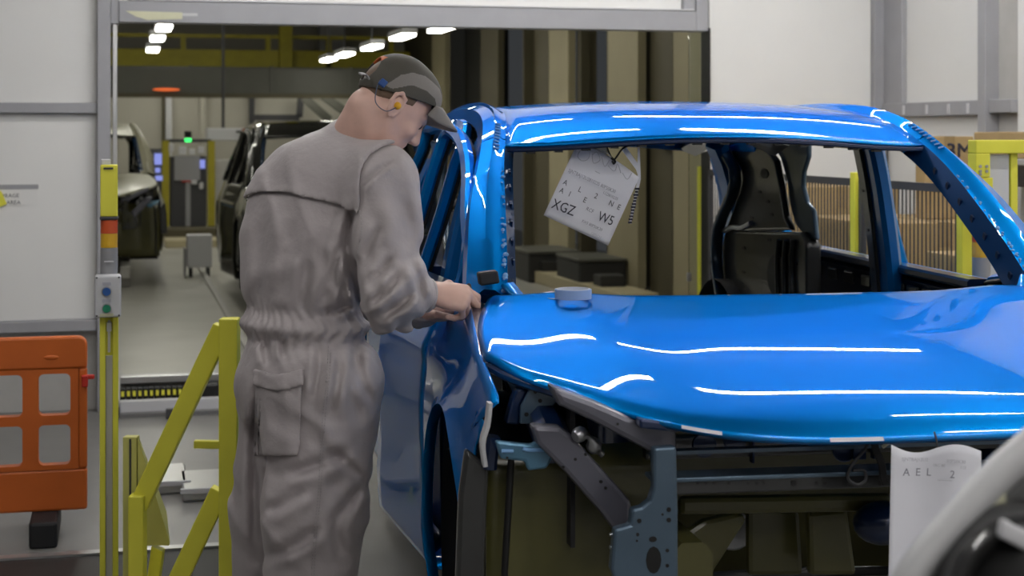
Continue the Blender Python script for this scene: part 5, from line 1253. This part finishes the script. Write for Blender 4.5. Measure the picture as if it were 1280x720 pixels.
B.cone(hp(.088, 0, -.005), hp(.106, 0, -.040), .009, .012, .010); B.ell(hp(.108, 0, -.046), (.012, .012, .010), frh, .006)
for s in (-1, 1): B.ell(hp(.098, s*.012, -.050), (.010, .008, .008), frh, .006)
B.cone(hp(.084, -.018, -.074), hp(.084, .018, -.074), .008, .008, .006); B.cone(hp(.082, -.015, -.084), hp(.082, .015, -.084), .0085, .0085, .006)
B.cone(hp(.096, -.02, -.0785), hp(.096, .02, -.0785), .0028, .0028, .003, mode='cut')
B.ell(hp(.072, 0, -.110), (.018, .022, .015), frh, .015)
for s in (-1, 1):   # ears
    e0 = lambda a, b, c=0: hp(-.012+a, s*(.077+c), -.028+b)
    pts = [e0(.008, -.028), e0(.012, -.005), e0(.004, .024, .006), e0(-.014, .030, .010), e0(-.026, .016, .012), e0(-.024, -.004, .010), e0(-.014, -.022, .006), e0(-.002, -.034, .003)]
    for p, q in zip(pts[:-1], pts[1:]): B.cone(p, q, .0052, .0052, .004)
    B.ell(e0(-.006, -.002, .0), (.018, .007, .026), frh, .006)
# arms
def hand(wrist, d, back, palm_side, curl, thumb, sc=1.0):
    """d: direction of the hand, back: normal of the back of the hand, palm_side: toward the thumb."""
    d, back = np.array(d)/np.linalg.norm(d), np.array(back); back = back-d*(back@d); back /= np.linalg.norm(back); sd = np.cross(d, back)
    if sd@np.array(palm_side) < 0: sd = -sd
    kn = []
    for i, (off_, L, r) in enumerate(((.030, .082, .0100), (.010, .088, .0104), (-.011, .082, .0098), (-.030, .066, .0088))):
        k0 = wrist+d*(.092-.006*abs(i-1))*sc+sd*off_*sc; kn.append(k0)
        B.cone(wrist+d*.015+sd*off_*.55, k0, .0165*sc, .0125*sc, .012)
        ang = 0; p = k0; seg = (L*.46, L*.31, L*.27)
        for j, sg in enumerate(seg):
            ang += curl[i][j]; v = d*math.cos(ang)-back*math.sin(ang); q = p+v*sg*sc; B.cone(p, q, r*sc*(1-.07*j), r*sc*(.94-.09*j), .0035); p = q
    B.ell(wrist+d*.05*sc, (.045*sc, .037*sc, .0165*sc), (d, sd, back), .015)
    p = wrist+d*.022*sc+sd*.026*sc-back*.008
    for (v, L, r) in thumb:
        v = d*v[0]+sd*v[1]+back*v[2]; v /= np.linalg.norm(v); q = p+v*L*sc; B.cone(p, q, r*sc, r*.88*sc, .005); p = q
rhw = Q(537, 366, 4.085)
B.cone(Q(425, 225, D0), rs, .06, .05, .03); B.cone(rs, el, .045, .038, .02); B.cone(el, rhw, .038, .027, .02); B.cone(rhw-Rt*.02, rhw+Rt*.012, .027, .026, .012)
hd = Rt*.95+Fw*.10-Up*.16
hand(rhw+Rt*.000, hd, Up*.72-Fw*.60, Fw*.6+Up*.3, [(.55, .8, .4), (.8, 1.0, .5), (1.1, 1.1, .55), (1.35, 1.15, .6)], [((.6, .75, -.25), .04, .012), ((.9, .1, -.55), .032, .0105), ((.9, -.3, -.55), .026, .0095)], 1.06)
lhw = Q(530, 393, 4.37)
B.cone(Q(415, 225, D0+.03), ls, .06, .05, .03); B.cone(ls, ell_, .045, .038, .02); B.cone(ell_, lhw, .036, .026, .02)
hand(lhw, Rt*.86+Fw*-.05+Up*.05, Up*.85+Fw*.3, -Fw, [(.35, .5, .3), (.4, .5, .3), (.45, .55, .3), (.5, .6, .3)], [((.5, .8, -.2), .04, .012), ((.9, .3, -.3), .03, .0105), ((1, 0, -.2), .026, .0095)], .98)
V, F_ = surface(B.f, B.lo, B.h); body = np_mesh('body', V, F_, 'skin', person, smooth_it=1)
# collar, cuffs
def ringtube(c, ax, r1, r2, n0, rad, name, m, par, tilt=None):
    ax = np.array(ax)/np.linalg.norm(ax); a = np.cross(ax, n0); a /= np.linalg.norm(a); b = np.cross(ax, a)
    P = [np.array(c)+a*r1*math.cos(t)+b*r2*math.sin(t) for t in np.linspace(0, 2*math.pi, 30)]
    o = MB().tube(P, rad, 8, cap=False).build(name, m, person, world=True, smooth=60); o.parent = par; return o
ax = Q(474, 158, D0)-Q(440, 190, D0)
ringtube(Q(443, 178, D0+.005), ax, .068, .070, Up, .009, 'collar', 'coverall', coverall)
ringtube(Q(533, 369, 4.085), wr_-el, .038, .036, Up, .010, 'cuff', 'coverall', coverall)
ringtube(Q(525, 392, 4.40), wl-ell_, .036, .034, Up, .009, 'cuff', 'coverall', coverall)
# hair: short cap of hair below the cap edge
G = SDF(HCn-.16, HCn+.16, .0036)
G.ell(hp(-.013, 0, .012), (.1005, .0795, .094), frh, .005)
gx = np.meshgrid(*[(G.lo[i]+G.h*np.arange(G.n[i])) for i in range(3)], indexing='ij')
def hco(g): return [sum((g[i]-HCn[i])*ax_[i] for i in range(3)) for ax_ in (Hf, Hr, Hu)]
f_, r_, u_ = hco(gx)
hair = np.maximum(np.maximum(G.f, -(u_-(-.020+.50*(f_+.02)))), (f_-.02))
V, F_ = surface(hair.astype(np.float32), G.lo, G.h); np_mesh('hair', V, F_, 'hair', person, smooth_it=1)
# cap: crown shell with grey crescent, brim, strap
K = SDF(HCn-.17, HCn+.17, .0024)
K.ell(hp(-.012, 0, .016), (.110, .088, .104), frh, .005)
K.ell(hp(.030, 0, .040), (.066, .070, .066), frh, .03)
gx = np.meshgrid(*[(K.lo[i]+K.h*np.arange(K.n[i])) for i in range(3)], indexing='ij'); f_, r_, u_ = hco(gx)
cutp = np.maximum(-(u_-(.004+.22*np.maximum(0, -f_)*0+.10*(f_+.02))), 0)
edge = (.0+.50*(f_+.02))-u_
hole = np.maximum(np.maximum(-(f_+.085), 0), 0)
bk = .038-np.sqrt((r_)**2+((u_-.012))**2); bk = np.minimum(bk, .1); back_hole = np.where(f_ < -.05, bk, -.1)
cap_f = np.maximum(np.maximum(K.f, -(K.f+.0075)), np.maximum(edge, back_hole)).astype(np.float32)
V, F_ = surface(cap_f, K.lo, K.h); cc = V[F_].mean(1)-HCn; cfm, cum, crm = cc@Hf, cc@Hu, cc@Hr
def inpoly(x, y, P):
    r = np.zeros(len(x), bool); j = len(P)-1
    for i in range(len(P)):
        xi, yi = P[i]; xj, yj = P[j]; r ^= ((yi > y) != (yj > y)) & (x < (xj-xi)*(y-yi)/(yj-yi+1e-12)+xi); j = i
    return r
cres = [(-.072, -.012), (-.060, .036), (-.040, .064), (-.006, .084), (.05, .092), (.11, .070), (.125, .02), (.10, .012), (.078, .045), (.052, .058), (.018, .054), (-.022, .036), (-.052, -.006)]
mi = np.where(inpoly(cfm, cum, cres) & (np.abs(crm) > .020), 1, 0)
mi = np.where((cfm < -.085) & (cum > .030) & (cum < .058) & (np.abs(crm) < .03), 2, mi)
cap = np_mesh('cap', V, F_, ['cap_dark', 'cap_grey', 'cap_orange'], person, mi, smooth_it=1)
rows = []
for v in np.linspace(0, 1, 8):
    row = []
    for a in np.linspace(-1, 1, 21):
        an = a*.98; f0, r0 = .020+.082*math.cos(an), .086*math.sin(an)
        ext = .074*(math.cos(a*math.pi/2)**.55)*v
        row.append(hp(f0+ext, r0*(1-.06*v), .5*(f0+.02)+.004-.16*ext-.034*abs(a)**2*v))
    rows.append(row)
o = MB().grid(rows).build('brim', 'cap_grey', person, world=True, smooth=60, solid=.004); o.parent = cap
P = [hp(-.105*math.cos(t), .083*math.sin(t), -.002-.02*math.cos(t)) for t in np.linspace(-.85, .85, 16)]
m = MB(); sweep(m, P, .022, .006, [p-HCn for p in P]); o = m.build('strap', 'black', person, world=True, smooth=50); o.parent = cap
q = hp(-.078, .066, -.010); o = MB().obox(q, Hf*.009+Hr*.0045, (Hr*.005-Hf*.002), Hu*.010).build('strap_clip', 'clip_blue', person, world=True, bevel=.003); o.parent = cap
P = cr([hp(-.098, .03, -.022), hp(-.12, .035, -.018), hp(-.135, .045, -.03)], 10); m = MB(); sweep(m, P, .012, .004, (Hu[0], Hu[1], Hu[2])); o = m.build('strap_tail', 'grey_plastic', person, world=True); o.parent = cap
o = MB().ellipsoid((0, 0, 0), (.010, .008, .010), 12, 8).xf(Matrix.Translation(Vector(hp(-.014, .084, -.030)))).build('earplug', 'earplug', person, world=True, smooth=60)
o = MB().tube(cr([hp(-.014, .088, -.036), hp(-.028, .086, -.062), hp(-.060, .074, -.062), hp(-.082, .066, -.030), hp(-.088, .060, -.008)], 24), .0013, 6).build('earplug_cord', 'cord_blue', person, world=True, smooth=60)
for s in (-1, 1):
    o = MB().ellipsoid((0, 0, 0), (.0105, .0105, .0105), 12, 8).xf(Matrix.Translation(Vector(hp(.0775, s*.031, -.0145)))).build('eye', 'ink', person, world=True, smooth=60)
# bracelet at the right wrist, small tool in the hand
o = MB().tube([Q(542, 366, 4.09)+(np.cos(t)*np.cross(hd, Up)*.031+np.sin(t)*Up*.029) for t in np.linspace(0, 2*math.pi, 24)], .0025, 6, cap=False).build('wristband', 'ink', person, world=True, smooth=60)
# shoes
for a, nm in ((ra_, 0), (la_, 1)):
    T = SDF(a*np.array([1, 1, 0])-np.array([.22, .22, .01]), a*np.array([1, 1, 0])+np.array([.22, .22, .16]), .008); z0 = np.array([a[0], a[1], 0])
    T.cone(z0+Up*.055-PF*.06, z0+Up*.045+PF*.10, .048, .044, .02, squash=None); T.cone(z0+Up*.05, z0+Up*.13, .05, .05, .03)
    gz_ = np.meshgrid(*[(T.lo[i]+T.h*np.arange(T.n[i])) for i in range(3)], indexing='ij')[2]; T.f = np.maximum(T.f, .004-gz_).astype(np.float32)
    V, F_ = surface(T.f, T.lo, T.h); np_mesh('shoe', V, F_, 'black', person)
# small scraper tool held at the fender
t = thing('hand_tool', 'small dark hand tool held in the right hand of the person', 'tool', tuple(Q(584, 370, 4.12)))
P = cr([Q(586, 356, 4.16), Q(586, 366, 4.14), Q(584, 377, 4.12), Q(580, 388, 4.10)], 12); MB().tube(P, [.006, .007, .008, .009, .009, .009, .009, .009, .008, .007, .006, .004], 8).build('handle', 'rubber', t, world=True, smooth=50)
MB().tube([Q(580, 388, 4.10), Q(577, 397, 4.095)], [.003, .001], 6).build('tip', 'steel', t, world=True)
